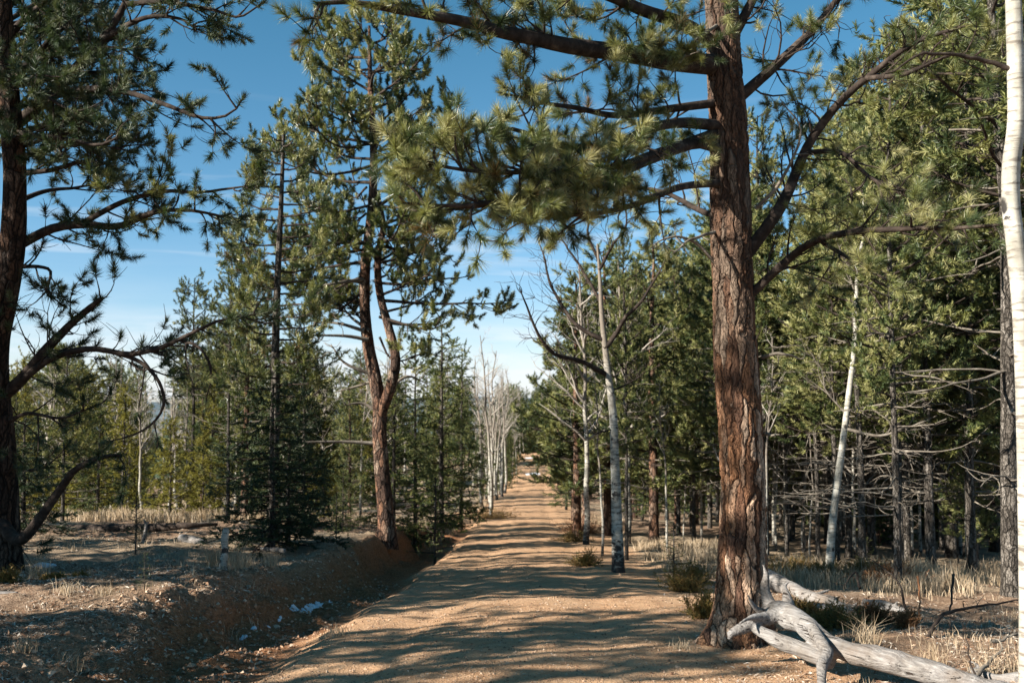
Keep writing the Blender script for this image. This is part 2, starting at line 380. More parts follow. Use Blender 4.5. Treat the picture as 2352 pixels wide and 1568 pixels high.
def Hfull(x, y, fine=True):
    x = np.asarray(x, float); y = np.asarray(y, float)
    u, un = zones(x, y)
    z = road_z(y)
    z = z + .05 * (1 - np.minimum(np.abs(u) / 1.7, 1) ** 2)                      # crowned road
    tw = np.interp(y, [9, 14], [2.85, 2.62])
    hb = np.interp(y, [0, 5, 9, 16, 22, 27, 34, 60], [.12, .2, .32, .38, .36, .2, .05, 0])
    dd = np.interp(y, [0, 10, 20, 27, 34], [.09, .10, .13, .08, .02])
    l = -un
    z = z - dd * sstep(1.45, 1.75, l)                                            # ditch
    z = z + (hb + dd) * sstep(2.22, tw, l)                                      # bank
    z = z + .035 * np.clip(l - 2.6, 0, 6) * sstep(2, 6, y) * (y < 400)
    z = z - .10 * np.clip(l - 9, 0, 25)
    r = u
    z = z - .03 * np.clip(r - 2.2, 0, 12) - .07 * np.clip(r - 8, 0, 30)
    off = sstep(1.7, 3.0, np.abs(u))
    z = z - .022 * (np.exp(-((np.abs(u + .05) - .78) / .2) ** 2)) * (1 + .6 * fbm(x * .4, y * .7, 0, 2, 88))
    z = z + off * (.13 * fbm(x * .35, y * .35, 0, 3, 21) + .06 * fbm(x * 1.3, y * 1.3, 0, 3, 31))
    z = z + off * 1.5 * fbm(x * .03, y * .03, 0, 2, 77) * sstep(25, 80, y)
    if fine:
        z = z + (.012 + .028 * off) * fbm(x * 4, y * 4, 0, 3, 41) + .006 * fbm(x * 16, y * 16, 0, 2, 51)
        lump = sstep(1.75, 2.1, l) * (1 - sstep(2.7, 3.4, l))
        z = z + lump * (.13 * fbm(x * 3.2, y * 3.2, z * 2, 4, 61) + .05 * np.abs(fbm(x * 9, y * 9, 0, 3, 66)))
        z = z + .018 * np.exp(-((np.abs(u) - 1.25) / .25) ** 2) * fbm(x * 2, y * .5, 0, 2, 71)
    return z
def H1(x, y): return float(Hfull(np.array([x]), np.array([y]))[0])

def spaced(lo, hi, fine, lim0, lim1, g):
    a = list(np.arange(lim0, lim1, fine)); s = fine
    while a[-1] < hi: s *= g; a.append(a[-1] + s)
    s = fine
    while a[0] > lo: s *= g; a.insert(0, a[0] - s)
    return np.array(a)
xs = spaced(-4000, 4000, .05, -6, 6, 1.035)
ys = spaced(-40, 6000, .045, 3.5, 13, 1.017)
X, Y = np.meshgrid(xs, ys)
Z = Hfull(X, Y)
U, UN = zones(X, Y)
V = np.stack([X, Y, Z], -1).reshape(-1, 3)
ny, nx = X.shape
idx = (np.arange(ny - 1)[:, None] * nx + np.arange(nx - 1)[None, :]).reshape(-1)
Q = np.stack([idx, idx + 1, idx + nx + 1, idx + nx], 1)
cx = (X[:-1, :-1] + X[1:, 1:]) / 2; cy = (Y[:-1, :-1] + Y[1:, 1:]) / 2
cu, cun = zones(cx, cy)
onroad = ((np.abs(cun) < np.interp(cy, [28, 50], [1.6, 2.1])) & (cy < 128)).reshape(-1)
l = -UN.reshape(-1); ur = UN.reshape(-1); yv = Y.reshape(-1); xv = X.reshape(-1)
bankm = sstep(1.5, 1.9, l) * (1 - sstep(2.45, 3.0, l)) * (1 - sstep(26, 34, yv))
litm = np.maximum(sstep(2.4, 3.0, l), sstep(1.6, 3.4, ur + .5 * fbm(xv * 1.5, yv * 1.5, 0, 3, 91)))
grm = sstep(.0, .35, fbm(xv * .35, yv * .35, 0, 3, 101) + .25 * sstep(14, 22, yv)) * litm * (.3 + .5 * sstep(10, 16, yv))
gl = sstep(15.5, 17, yv) * (1 - sstep(24, 30, yv)) * sstep(1.7, 2.1, ur) * (1 - sstep(5, 8, ur))
grm = np.clip(np.maximum(grm, gl * .8), 0, 1)
woodm = sstep(150, 260, yv)
def split(name, mask, label):
    q = Q[mask]; used, inv = np.unique(q, return_inverse=True)
    o = mesh_obj(name, V[used], [inv.reshape(q.shape)], [MAT['soil']], None, True, None,
                 {'bank': bankm[used], 'litter': litm[used], 'grassy': grm[used], 'wooded': woodm[used]})
    o['kind'] = 'structure'; return o
split('ground', ~onroad, ''); split('road', onroad, '')
# far hills
hx = np.linspace(-5000, 5000, 160); hy = np.linspace(3200, 5600, 24)
HX, HY = np.meshgrid(hx, hy)
HZ = -235 + (sstep(3200, 4400, HY) * (1 - sstep(4600, 5600, HY))) * (200 + 45 * fbm(HX * .0011, HY * .001, 0, 4, 3))
i = (np.arange(23)[:, None] * 160 + np.arange(159)[None, :]).reshape(-1)
o = mesh_obj('hills', np.stack([HX, HY, HZ], -1).reshape(-1, 3), [np.stack([i, i + 1, i + 161, i + 160], 1)], [MAT['hill']], None, True)
o['kind'] = 'structure'


# ------------------------------------------------------------------ trees
def crown_on(limbs, r0, r1, p, sides=6):
    """limbs (N,m,3) -> MB with wood (slot 0) and needles (slot 1). p: parameter dict"""
    wood = MB(); leaf = MB()
    N, m, _ = limbs.shape
    s = np.linspace(0, 1, m)[None, :]
    rr = np.asarray(r0).reshape(-1, 1) * (1 - s) ** .8 + np.asarray(r1).reshape(-1, 1)
    v, q = tubes(limbs, rr, sides); wood.add(v, q, m=0)
    L = np.linalg.norm(np.diff(limbs, axis=1), axis=2).sum(1)
    n2 = np.maximum(1, (L * p['d2']).astype(int))
    l2 = p['l2']
    B, bi, bl = spawn(limbs, n2, p.get('t2', .2), 1.0, p.get('a2', (.6, 1.25)), lambda t, M: (l2 * (1.15 - .65 * t) * (.45 + .8 * rng.random(M))) * p.get('ls', 1.0), 7, p.get('up2', .05), p.get('c2', .12), p.get('flat', .5))
    s7 = np.linspace(0, 1, 7)[None, :]
    v, q = tubes(B, p['r2'] * (1.15 - s7) * np.ones((len(B), 1)), 4 if p.get('near') else 3); wood.add(v, q, m=0)
    n3 = np.maximum(1, (bl * p['d3'] + rng.random(len(bl))).astype(int))
    Cc, ci, cl_ = spawn(B, n3, .15, 1.0, p.get('a3', (.4, 1.1)), p['l3'], 5, p.get('up3', .12), p.get('c3', .16), .8)
    if len(Cc) and p.get('twigs', True):
        s5 = np.linspace(0, 1, 5)[None, :]
        v, q = tubes(Cc, p['r3'] * (1.1 - .6 * s5) * np.ones((len(Cc), 1)), 3); wood.add(v, q, m=0)
    if p.get('K', 0):
        keep = rng.random(len(Cc)) < p.get('leafy', 1.0)
        tips = [Cc[keep, -1], B[:, -1], limbs[:, -1]]
        dirs = [Cc[keep, -1] - Cc[keep, -3], B[:, -1] - B[:, -2], limbs[:, -1] - limbs[:, -2]]
        pos = np.concatenate(tips); d = nrm(nrm(np.concatenate(dirs)) + np.array([0, 0, p.get('lift', .15)]))
        needles(leaf, pos, d, p['K'], p['L'], p['brush'], p['w'], p.get('ang', (.35, 1.35)), m=0)
    return wood, leaf


def merge(wood, leaf):
    mb = MB(); mb.v = wood.v + leaf.v; mb.a = wood.a + leaf.a; mb.n = wood.n + leaf.n
    mb.q = wood.q + [q + wood.n for q in leaf.q]; mb.qm = wood.qm + [x + 1 for x in leaf.qm]
    mb.t = wood.t + [q + wood.n for q in leaf.t]; mb.tm = wood.tm + [x + 1 for x in leaf.tm]
    return mb


def trunk_mesh(name, path, radii, sides, mat, parent, rough=.06, flare=0, lean=(1, 0), origin=(0, 0, 0), seed=3, extra=None):
    path = np.asarray(path); n = len(path)
    V, q = tubes(path[None], np.asarray(radii)[None], sides)
    V = V.reshape(n, sides, 3); c = path[:, None, :]
    off = V - c; h = np.concatenate([[0], np.cumsum(np.linalg.norm(np.diff(path, axis=0), axis=1))])[:, None]
    ang = np.arctan2(off[..., 1], off[..., 0])
    k = 1 + rough * fbm(np.cos(ang) * 2.2, np.sin(ang) * 2.2, path[:, 2][:, None] * 1.6 + 0 * ang, 3, seed)
    if flare:
        lob = 1 + .55 * np.cos(ang * 5 + 1.3) + .4 * np.cos(ang * 3 + .4) + 1.1 * np.maximum(0, np.cos(ang - math.pi * 1.04)) ** 2 + .2 * np.cos(ang * 9)
        k = k + flare * np.exp(-h / .17) * np.maximum(lob, 0.1) + .25 * flare * np.exp(-h / .5)
    V = c + off * k[..., None]
    return mesh_obj(name, V.reshape(-1, 3) - np.asarray(origin), [q], [mat], None, True, parent)


def taper(n, r0, r1, pw=1.0): return r1 + (r0 - r1) * (1 - np.linspace(0, 1, n)) ** pw


# ---- 1. the big ponderosa on the right of the road
NEARP = dict(d2=6.0, l2=.66, t2=.10, a2=(.5, 1.2), up2=.03, c2=.13, r2=.009, d3=11, l3=.16, r3=.0036, up3=.14, c3=.16, K=190, L=.080, brush=.075, w=.0031, near=True, flat=.7, ang=(.25, 1.45))
def limb(tree, origin, pts, r0, r1, p, bark='twig', label=None, needle='pine_needle', wob=.02, m=22, name='branch'):
    path = smooth_path([P(*q) for q in pts], m)
    path += np.stack([fbm(np.linspace(0, 6, m), np.full(m, rng.random() * 99), 0, 3, 5 + k) for k in range(3)], 1) * wob * np.linspace(0, 1, m)[:, None]
    wd, lf = crown_on(path[None], [r0], [r1], p, 10 if r0 > .02 else 7)
    b = wd.build(name, [MAT[bark]], tree, origin)
    if label: b['label'] = label
    if lf.n: lf.build('foliage', [MAT[needle]], b, origin)
    return b

d0 = 8.0
base = P(1697, 1430, d0); base[2] = H1(base[0], base[1])
hero = empty('pine_tree', base, 'thick orange barked pine standing beside the right edge of the dirt road', 'tree')
pp = [P(px, py, d0) for px, py in ((1697, 1440), (1704, 1300), (1707, 1150), (1702, 1000), (1692, 850), (1684, 700), (1680, 550), (1676, 400), (1670, 250), (1662, 100), (1656, -60), (1650, -300), (1648, -600), (1650, -900))]
pp[0] = base + np.array([0, 0, -.12])
path = smooth_path(pp, 900)
zt = path[:, 2] - base[2]
rad = np.interp(zt, [0, .5, 1.5, 3, 4.2, 5, 6.5, 8.4], [.185, .18, .172, .160, .148, .13, .09, .02])
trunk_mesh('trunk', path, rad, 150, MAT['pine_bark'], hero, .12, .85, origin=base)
DEADP = dict(NEARP, K=0, d2=5, l2=.4, d3=9, l3=.14, c2=.22, c3=.3, r2=.006, r3=.0026)
MIXP = dict(NEARP, leafy=.42, d2=11, d3=9, c2=.26, c3=.30, l2=.62, l3=.2)
hero_limbs = [
    ([(1650, 150, 8.0), (1540, 140, 7.6), (1450, 125, 7.2), (1310, 105, 6.8), (1180, 78, 6.4), (1080, 50, 6.1), (960, 28, 5.9), (800, 5, 5.7), (730, 10, 5.6)], .075, .010, dict(NEARP, d2=9)),
    ([(1650, 110, 8.0), (1580, 60, 7.8), (1480, 25, 7.4), (1370, -20, 7.0), (1200, -60, 6.6), (1000, -60, 6.2), (820, -70, 6.0)], .05, .008, dict(NEARP, d2=9, up2=-.04)),
    ([(1660, 290, 8.0), (1560, 282, 7.5), (1480, 300, 7.0), (1400, 335, 6.6), (1290, 335, 6.2), (1190, 300, 6.0), (1090, 285, 5.8)], .042, .006, NEARP),
    ([(1660, 235, 8.0), (1540, 250, 7.7), (1420, 265, 7.3), (1330, 250, 6.9), (1220, 230, 6.5), (1150, 215, 6.3)], .032, .005, NEARP),
    ([(1655, 345, 7.95), (1600, 330, 7.6), (1500, 365, 7.1), (1400, 410, 6.5), (1300, 445, 6.0), (1180, 455, 5.6), (1040, 470, 5.3), (930, 462, 5.1)], .036, .006, dict(NEARP, up2=.07, d2=13, l2=.46, t2=.42)),
    ([(1655, 300, 8.0), (1540, 340, 7.3), (1420, 380, 6.6), (1300, 385, 6.0), (1160, 400, 5.6), (1000, 380, 5.3), (950, 375, 5.2)], .03, .006, dict(NEARP, up2=.06, d2=12, l2=.46, t2=.48)),
    ([(1655, 420, 7.95), (1560, 430, 7.4), (1460, 470, 6.9), (1360, 490, 6.4), (1260, 490, 6.0), (1180, 500, 5.8)], .028, .005, dict(NEARP, d2=6, l2=.45, t2=.35)),
    ([(1655, 500, 8.1), (1600, 480, 8.4), (1520, 440, 8.8), (1440, 430, 9.1), (1380, 450, 9.4)], .024, .004, MIXP),
    ([(1680, 240, 8.0), (1760, 170, 8.0), (1810, 125, 8.1), (1870, 65, 8.2), (1930, -10, 8.3), (2000, -90, 8.4)], .04, .01, MIXP),
    ([(1695, 610, 8.0), (1790, 480, 8.0), (1835, 380, 8.1), (1865, 320, 8.1), (1930, 235, 8.0), (2010, 165, 7.8), (2110, 95, 7.6), (2230, 60, 7.4)], .046, .010, MIXP),
    ([(1700, 700, 8.0), (1800, 605, 7.9), (1870, 555, 7.7), (1960, 532, 7.4), (2080, 525, 7.1), (2200, 522, 6.8), (2310, 512, 6.6)], .030, .008, MIXP),
    ([(1680, 90, 8.0), (1730, 0, 8.0), (1770, -80, 8.1), (1840, -150, 8.1)], .04, .008, MIXP),
    ([(1850, 350, 8.1), (1930, 350, 7.9), (1990, 400, 7.7), (2060, 440, 7.5), (2120, 430, 7.3)], .02, .004, MIXP),
    ([(1880, 550, 7.7), (1960, 600, 7.3), (2030, 640, 7.0), (2060, 650, 6.9)], .016, .004, dict(NEARP, l2=.4)),
    ([(1990, 180, 7.8), (2080, 170, 7.6), (2180, 130, 7.5), (2280, 140, 7.4)], .02, .004, MIXP),
]
for pts, a, b, p_ in hero_limbs: limb(hero, base, pts, a, b, p_)
for pts in (([(1655, 530, 8.0), (1600, 545, 7.7), (1575, 555, 7.6), (1540, 590, 7.5)]), ([(1655, 620, 8.0), (1600, 560, 7.9), (1540, 545, 7.8), (1490, 570, 7.7)]),
            ([(1750, 820, 8.0), (1790, 812, 7.9), (1840, 822, 7.8), (1850, 812, 7.8)]), ([(1755, 995, 8.0), (1775, 998, 7.9), (1790, 996, 7.9)]),
            ([(1645, 60, 7.9), (1600, 90, 7.6), (1560, 150, 7.4), (1530, 180, 7.3)]), ([(1735, 480, 8.0), (1790, 420, 7.9), (1840, 300, 7.8), (1790, 230, 7.8)])):
    limb(hero, base, pts, .014, .003, dict(DEADP, d2=4, l2=.25, d3=5), 'dead_twig', 'bare grey dead branch', name='dead_branch')

# ---- 2. the dark pine on the left edge
d1 = 10.5
b1 = P(15, 1270, d1); b1[2] = H1(b1[0], b1[1])
lp = empty('pine_tree', b1, 'dark pine at the left edge with long limbs reaching over toward the road', 'tree')
pp = [P(px, py, d1 - .12 * i) for i, (px, py) in enumerate(((15, 1300), (8, 1150), (0, 1000), (-12, 880), (-8, 780), (12, 680), (28, 560), (34, 430), (30, 320), (18, 200), (8, 80), (0, -60), (-10, -300), (-20, -600)))]
pp[0] = b1 + np.array([0, 0, -.1])
path = smooth_path(pp, 360)
trunk_mesh('trunk', path, taper(360, .15, .05, .8), 60, MAT['shaded_bark'], lp, .1, .35, origin=b1, seed=9)
LP = dict(NEARP, L=.09, w=.006, K=110, brush=.09, d2=7.0, l2=.7, d3=9, l3=.2, r3=.004, leafy=.85, flat=.9)
LPB = dict(LP, leafy=.35, l2=.6)
left_limbs = []
for k in range(20):
    y0 = -120 + 760 * (k + rng.random()) / 30; ln_ = (60 + 290 * rng.random() ** 1.3) * (1.0 if y0 < 420 else .5); dz = (rng.random() - .5) * 2.6
    left_limbs.append(([(22, y0, 9.8), (22 + ln_ * .5, y0 - 22 - 30 * rng.random(), 9.8 + dz * .5), (22 + ln_, y0 - 20 - 50 * rng.random(), 9.8 + dz)], .012 + .00006 * ln_, .004, LP))
left_limbs += [
    ([(30, 290, 9.8), (110, 225, 9.6), (190, 140, 9.4), (250, 70, 9.3), (300, -20, 9.2), (340, -120, 9.1)], .055, .01, LP),
    ([(110, 222, 9.6), (200, 205, 9.3), (290, 212, 9.1), (380, 240, 8.9), (460, 268, 8.8), (530, 262, 8.7), (560, 225, 8.7)], .035, .006, LP),
    ([(40, 565, 10.1), (120, 525, 9.9), (190, 515, 9.8), (270, 520, 9.6), (350, 490, 9.4), (430, 480, 9.2), (520, 500, 9.1)], .045, .007, LP),
    ([(190, 512, 9.8), (280, 465, 9.5), (370, 440, 9.3), (460, 442, 9.2), (550, 430, 9.1), (600, 425, 9.1)], .026, .005, LP),
    ([(240, 90, 9.3), (320, 45, 9.1), (400, 40, 9.0), (460, 70, 8.9)], .026, .005, LP),
    ([(290, 10, 9.2), (380, 5, 9.0), (480, 22, 8.8), (550, 40, 8.7), (610, 5, 8.7)], .022, .005, dict(LP, d2=3.5, l2=.5)),
    ([(30, 400, 9.9), (120, 390, 9.8), (200, 370, 9.7), (280, 390, 9.6)], .026, .005, LP),
    ([(25, 470, 10.0), (100, 440, 10.3), (180, 430, 10.6), (250, 420, 10.8)], .026, .005, LP),
    ([(20, 200, 9.7), (90, 120, 9.6), (150, 60, 9.5), (210, 20, 9.4)], .035, .006, LP),
    ([(10, 100, 9.6), (60, 40, 9.5), (130, -10, 9.4), (200, -50, 9.3)], .035, .006, LP),
    ([(10, 300, 9.7), (70, 310, 9.2), (150, 320, 8.9), (230, 330, 8.7), (300, 300, 8.6)], .03, .006, LP),
    ([(0, 160, 9.7), (60, 180, 9.1), (120, 230, 8.8), (180, 260, 8.6)], .03, .006, LP),
    ([(20, 620, 10.2), (60, 612, 10.0), (115, 620, 9.9), (112, 665, 9.8), (150, 705, 9.7)], .022, .004, LPB),
    ([(-5, 920, 10.3), (50, 870, 10.1), (110, 800, 10.0), (175, 735, 9.9), (235, 685, 9.8)], .05, .022, dict(LPB, l2=.7)),
    ([(40, 880, 10.1), (120, 822, 9.9), (210, 800, 9.7), (300, 812, 9.6), (380, 795, 9.5), (440, 765, 9.4), (500, 735, 9.3), (600, 720, 9.3)], .035, .006, LPB),
    ([(250, 806, 9.7), (320, 830, 9.6), (365, 875, 9.5), (375, 930, 9.5), (330, 985, 9.5), (240, 1018, 9.5)], .02, .004, dict(LPB, leafy=.1, d2=3)),
    ([(410, 780, 9.5), (460, 800, 9.4), (485, 860, 9.4), (470, 940, 9.4)], .012, .003, dict(LPB, leafy=.1, d2=3)),
    ([(-10, 1180, 10.4), (40, 1240, 10.1), (90, 1190, 9.9), (140, 1120, 9.8), (175, 1075, 9.7), (240, 1048, 9.6), (280, 1045, 9.5)], .06, .012, dict(LPB, leafy=.3, d2=3)),
    ([(0, 980, 10.3), (60, 950, 10.0), (140, 960, 9.8), (220, 930, 9.7)], .02, .005, LPB),
    ([(0, 1060, 10.4), (60, 1080, 10.2), (120, 1070, 10.0)], .02, .005, LPB),
]
for pts, a, b, p_ in left_limbs: limb(lp, b1, pts, a, b, p_, needle='pine_needle_shaded' if rng.random() < .88 else 'pine_needle')

# ---- 3. the forked pine left of the road
d2 = 17.0
b2 = P(884, 1212, d2); b2[2] = H1(b2[0], b2[1])
mp_ = empty('pine_tree', b2, 'forked brown pine on the bank left of the road, tallest of the middle distance', 'tree')
def mtrunk(pts, r0, r1, name, sides=40, n=240, flare=0):
    pa = smooth_path([P(x, y, d) for x, y, d in pts], n)
    return trunk_mesh(name, pa, taper(n, r0, r1, .9), sides, MAT['pine_bark_small'], mp_, .12, flare, origin=b2, seed=12)
pts = [(890, 1222, d2), (880, 1120, d2), (872, 1000, d2), (872, 940, d2), (862, 870, d2), (845, 790, d2 + .1), (838, 700, d2 + .1), (840, 600, d2), (852, 500, d2), (858, 400, d2), (856, 300, d2), (850, 180, d2), (848, 60, d2)]
pa = smooth_path([P(*q) for q in pts], 420); pa[0] = b2 + np.array([0, 0, -.1])
trunk_mesh('trunk', pa, taper(420, .135, .022, .75), 48, MAT['pine_bark_small'], mp_, .12, .4, origin=b2, seed=12)
mtrunk([(874, 950, d2), (900, 880, d2 - .2), (908, 820, d2 - .2), (892, 750, d2 - .1), (872, 670, d2), (868, 590, d2), (880, 520, d2), (866, 440, d2)], .095, .04, 'fork_stem')
MP = dict(d2=7.2, l2=.62, t2=.15, up2=.16, c2=.12, r2=.012, d3=8, l3=.17, r3=.006, up3=.2, c3=.12, K=100, L=.085, brush=.13, w=.011, flat=.7, lift=.5, ang=(.3, 1.3))
mids = [  # start px,py -> end px,py, depth shift
    (850, 95, 800, 70, 0), (850, 110, 900, 60, 0), (850, 160, 760, 60, .3), (850, 170, 950, 90, -.3), (852, 210, 710, 140, .5), (852, 230, 1000, 110, -.6), (855, 260, 700, 220, -.8), (856, 300, 940, 200, .8),
    (856, 330, 640, 260, .3), (857, 350, 960, 250, 0), (857, 380, 620, 370, -.9), (858, 400, 1030, 270, .3), (858, 420, 600, 320, .8), (858, 440, 980, 330, -1.0), (860, 470, 660, 450, -.4), (862, 480, 1040, 230, .2),
    (852, 520, 600, 500, .6), (865, 520, 960, 430, .9), (850, 560, 660, 560, -1.1), (875, 560, 1000, 500, -.9), (842, 600, 560, 620, .4), (870, 600, 1040, 585, .2), (838, 650, 640, 660, -.5), (870, 650, 1090, 640, .5),
    (870, 690, 1170, 695, 0), (838, 700, 700, 640, .9), (874, 720, 1010, 660, 1.0), (838, 560, 760, 470, 1.5), (870, 540, 930, 470, -1.6), (858, 300, 800, 240, -1.5), (858, 350, 900, 280, 1.5)]
for k in range(14):
    y0 = 70 + 330 * ((k + rng.random()) / 14); sd = 1 if k % 2 else -1
    W = np.interp(y0, [70, 200, 350, 500, 700], [70, 150, 210, 230, 240]) * (.45 + .5 * rng.random())
    mids.append((852, y0 + 10, 852 + sd * W * (1 if sd < 0 else .75), y0 - 40 - 50 * rng.random(), 1.6 * (rng.random() - .5) * 2))
for k in range(16):
    y0 = 430 + 360 * ((k + rng.random()) / 16); sd = 1 if k % 2 else -1
    mids.append((842 if sd < 0 else 872, y0, 856 + sd * (50 + 200 * rng.random()), y0 + 40 - 130 * rng.random(), 3.2 * (rng.random() - .5)))
for k, (sx, sy, ex, ey, dz) in enumerate(mids):
    s_, e_ = P(sx, sy, d2), P(ex, ey, d2 + dz)
    mid = (s_ + e_) / 2 + np.array([0, 0, -.10 * np.linalg.norm(e_ - s_)]) + rng.standard_normal(3) * np.array([.12, .12, .16])
    pa = smooth_path([s_, mid, e_], 16); pa += np.cumsum(rng.standard_normal((16, 3)), 0) * .012 * np.linspace(0, 1, 16)[:, None]; ln = np.linalg.norm(e_ - s_)
    bare = sy > 590
    wd, lf = crown_on(pa[None], [.010 + .013 * ln / 2], [.006], dict(MP, leafy=.8 if bare else 1.0, t2=.22 if bare else .12), 8)
    b = wd.build('branch', [MAT['twig']], mp_, b2); lf.build('foliage', [MAT['pine_needle']], b, b2)
for (sx, sy, ex, ey, dz) in ((838, 640, 690, 665, -.5), (838, 760, 720, 740, .4), (845, 780, 700, 770, -.6), (855, 860, 760, 790, 0), (862, 860, 770, 900, .2), (868, 945, 790, 930, -.2), (868, 1018, 680, 1015, -.5), (890, 900, 980, 880, .3), (890, 740, 1020, 740, 0), (850, 760, 780, 690, .5)):
    s_, e_ = P(sx, sy, d2), P(ex, ey, d2 + dz)
    pa = smooth_path([s_, (s_ + e_) / 2 + rng.standard_normal(3) * .08, e_], 12)
    wd, lf = crown_on(pa[None], [.03], [.006], dict(MP, K=0, d2=4, l2=.5, d3=4, l3=.25, c2=.25, c3=.3, r2=.01, r3=.006), 7)
    b = wd.build('dead_branch', [MAT['dead_twig']], mp_, b2); b['label'] = 'bare grey dead branch'

# ---- prototypes for the trees of the wood
def proto_conifer(seed, h, r, crown0, spread, nl, p, bark, needle, profile='pine', dead=14, bend=.02, up=(.0, .6), ndm=8):
    """returns (trunk mesh, crown mesh) built at the origin, height h"""
    global rng
    rng = np.random.default_rng(seed)
    n = 40; zs = np.linspace(-.15, h, n)
    ph = rng.random(2) * 9
    path = np.stack([bend * h * fbm(zs / h * 2.2, np.full(n, ph[0]), 0, 3, seed) * (zs / h), bend * h * fbm(zs / h * 2.2, np.full(n, ph[1]), 0, 3, seed + 1) * (zs / h), zs], 1)
    to = trunk_mesh('trunk', path, taper(n, r, .012, .8), 12, MAT[bark], None, .1, .25, seed=seed)
    tt = crown0 + (1 - crown0) * (np.arange(nl) + rng.random(nl)) / nl
    az = np.arange(nl) * 2.4 + rng.random(nl)
    if profile == 'pine': L = spread * (np.clip((1.04 - tt) / (1 - crown0), 0, 1) ** .55) * (.55 + .6 * rng.random(nl)) * (.65 + .35 * np.minimum(1, (tt - crown0) / (1 - crown0) * 4))
    else: L = spread * (np.clip((1.03 - tt) / (1 - crown0), 0, 1) ** .7) * (.5 + .7 * rng.random(nl))
    el = up[0] + (up[1] - up[0]) * tt + .12 * rng.standard_normal(nl)
    m = 9; limbs = np.empty((nl, m, 3))
    limbs[:, 0] = np.stack([np.interp(tt * h, zs, path[:, k]) for k in range(3)], 1)
    d = np.stack([np.cos(az) * np.cos(el), np.sin(az) * np.cos(el), np.sin(el)], 1)
    for k in range(1, m):
        limbs[:, k] = limbs[:, k - 1] + d * (L / (m - 1))[:, None]
        d = nrm(d + np.array([0, 0, p.get('curve', .05)]) + .07 * rng.standard_normal((nl, 3)))
    wd, lf = crown_on(limbs, .006 + .012 * L, np.full(nl, .004), p, 4)
    if dead:
        td = .12 + (crown0 + .25 - .12) * rng.random(dead); azd = rng.random(dead) * 6.28
        Ld = spread * (.35 + .5 * rng.random(dead)); el = .15 * rng.standard_normal(dead)
        dl = np.empty((dead, m, 3)); dl[:, 0] = np.stack([np.interp(td * h, zs, path[:, k]) for k in range(3)], 1)
        d = np.stack([np.cos(azd) * np.cos(el), np.sin(azd) * np.cos(el), np.sin(el)], 1)
        for k in range(1, m):
            dl[:, k] = dl[:, k - 1] + d * (Ld / (m - 1))[:, None]; d = nrm(d + .12 * rng.standard_normal((dead, 3)))
        w2, _ = crown_on(dl, .004 + .008 * Ld, np.full(dead, .004), dict(p, K=0, d2=3.0, d3=2.5, l2=p['l2'] * .8, c2=.22, c3=.25), 4)
        w2.qm = [x + 2 for x in w2.qm]
        mb = merge(wd, lf)
        mb.v += w2.v; mb.a += w2.a; mb.q += [q + mb.n for q in w2.q]; mb.qm += w2.qm; mb.n += w2.n
    else: mb = merge(wd, lf)
    co = mb.build('crown', [MAT['twig'], MAT[needle], MAT['dead_twig']])
    for o in (to, co): C.objects.unlink(o)
    return to, co, h
FP = dict(d2=5.5, l2=.6, t2=.12, up2=.06, c2=.12, r2=.010, d3=7, l3=.25, r3=.006, up3=.12, c3=.15, K=54, L=.10, brush=.22, w=.018, flat=.6, lift=.4, ang=(.3, 1.3), curve=.06, twigs=False)
SP = dict(d2=8.0, l2=.5, t2=.05, a2=(.7, 1.1), up2=-.01, c2=.06, r2=.006, d3=8.0, l3=.16, r3=.004, up3=.0, c3=.08, K=36, L=.055, brush=.22, w=.020, flat=.25, lift=-.1, ang=(.5, 1.3), curve=.02, twigs=False)
PROTO = {
    'pine0': proto_conifer(11, 9, .070, .20, 1.8, 54, FP, 'grey_bark', 'far_needle', 'pine', 22),
    'pine1': proto_conifer(12, 9, .062, .32, 1.6, 46, dict(FP, K=56), 'grey_bark', 'far_needle', 'pine', 30),
    'pine2': proto_conifer(13, 7, .09, .16, 1.6, 44, FP, 'pine_bark_small', 'far_needle', 'pine', 12),
    'pine3': proto_conifer(14, 10, .09, .50, 1.9, 38, dict(FP, leafy=.8), 'grey_bark', 'far_needle', 'pine', 34),
    'pole': proto_conifer(15, 9, .05, .58, .9, 30, dict(FP, K=48), 'grey_bark', 'far_needle', 'pine', 30, .03),
    'spruce0': proto_conifer(21, 8, .09, .06, 1.45, 86, SP, 'grey_bark', 'spruce_needle', 'spruce', 8, .01, (-.25, .35)),
    'spruce1': proto_conifer(22, 6, .07, .05, 1.2, 66, dict(SP, leafy=.9), 'grey_bark', 'spruce_needle', 'spruce', 6, .01, (-.1, .4)),
    'spruce_dark': proto_conifer(23, 4, .06, .03, 1.25, 60, SP, 'grey_bark', 'shaded_spruce', 'spruce', 0, .02, (-.35, .25)),
    'yellow': proto_conifer(24, 4.5, .06, .03, 1.25, 64, dict(SP, l2=.55, K=36), 'grey_bark', 'yellow_needle', 'spruce', 4, .02, (.1, .9)),
    'fir': proto_conifer(25, 2.2, .025, .08, .55, 34, dict(SP, d2=9, l2=.2, d3=10, l3=.07, K=14, brush=.09, L=.03, w=.009, r2=.004, r3=.002), 'grey_bark', 'spruce_needle', 'spruce', 0, .02, (.1, .6)),
}
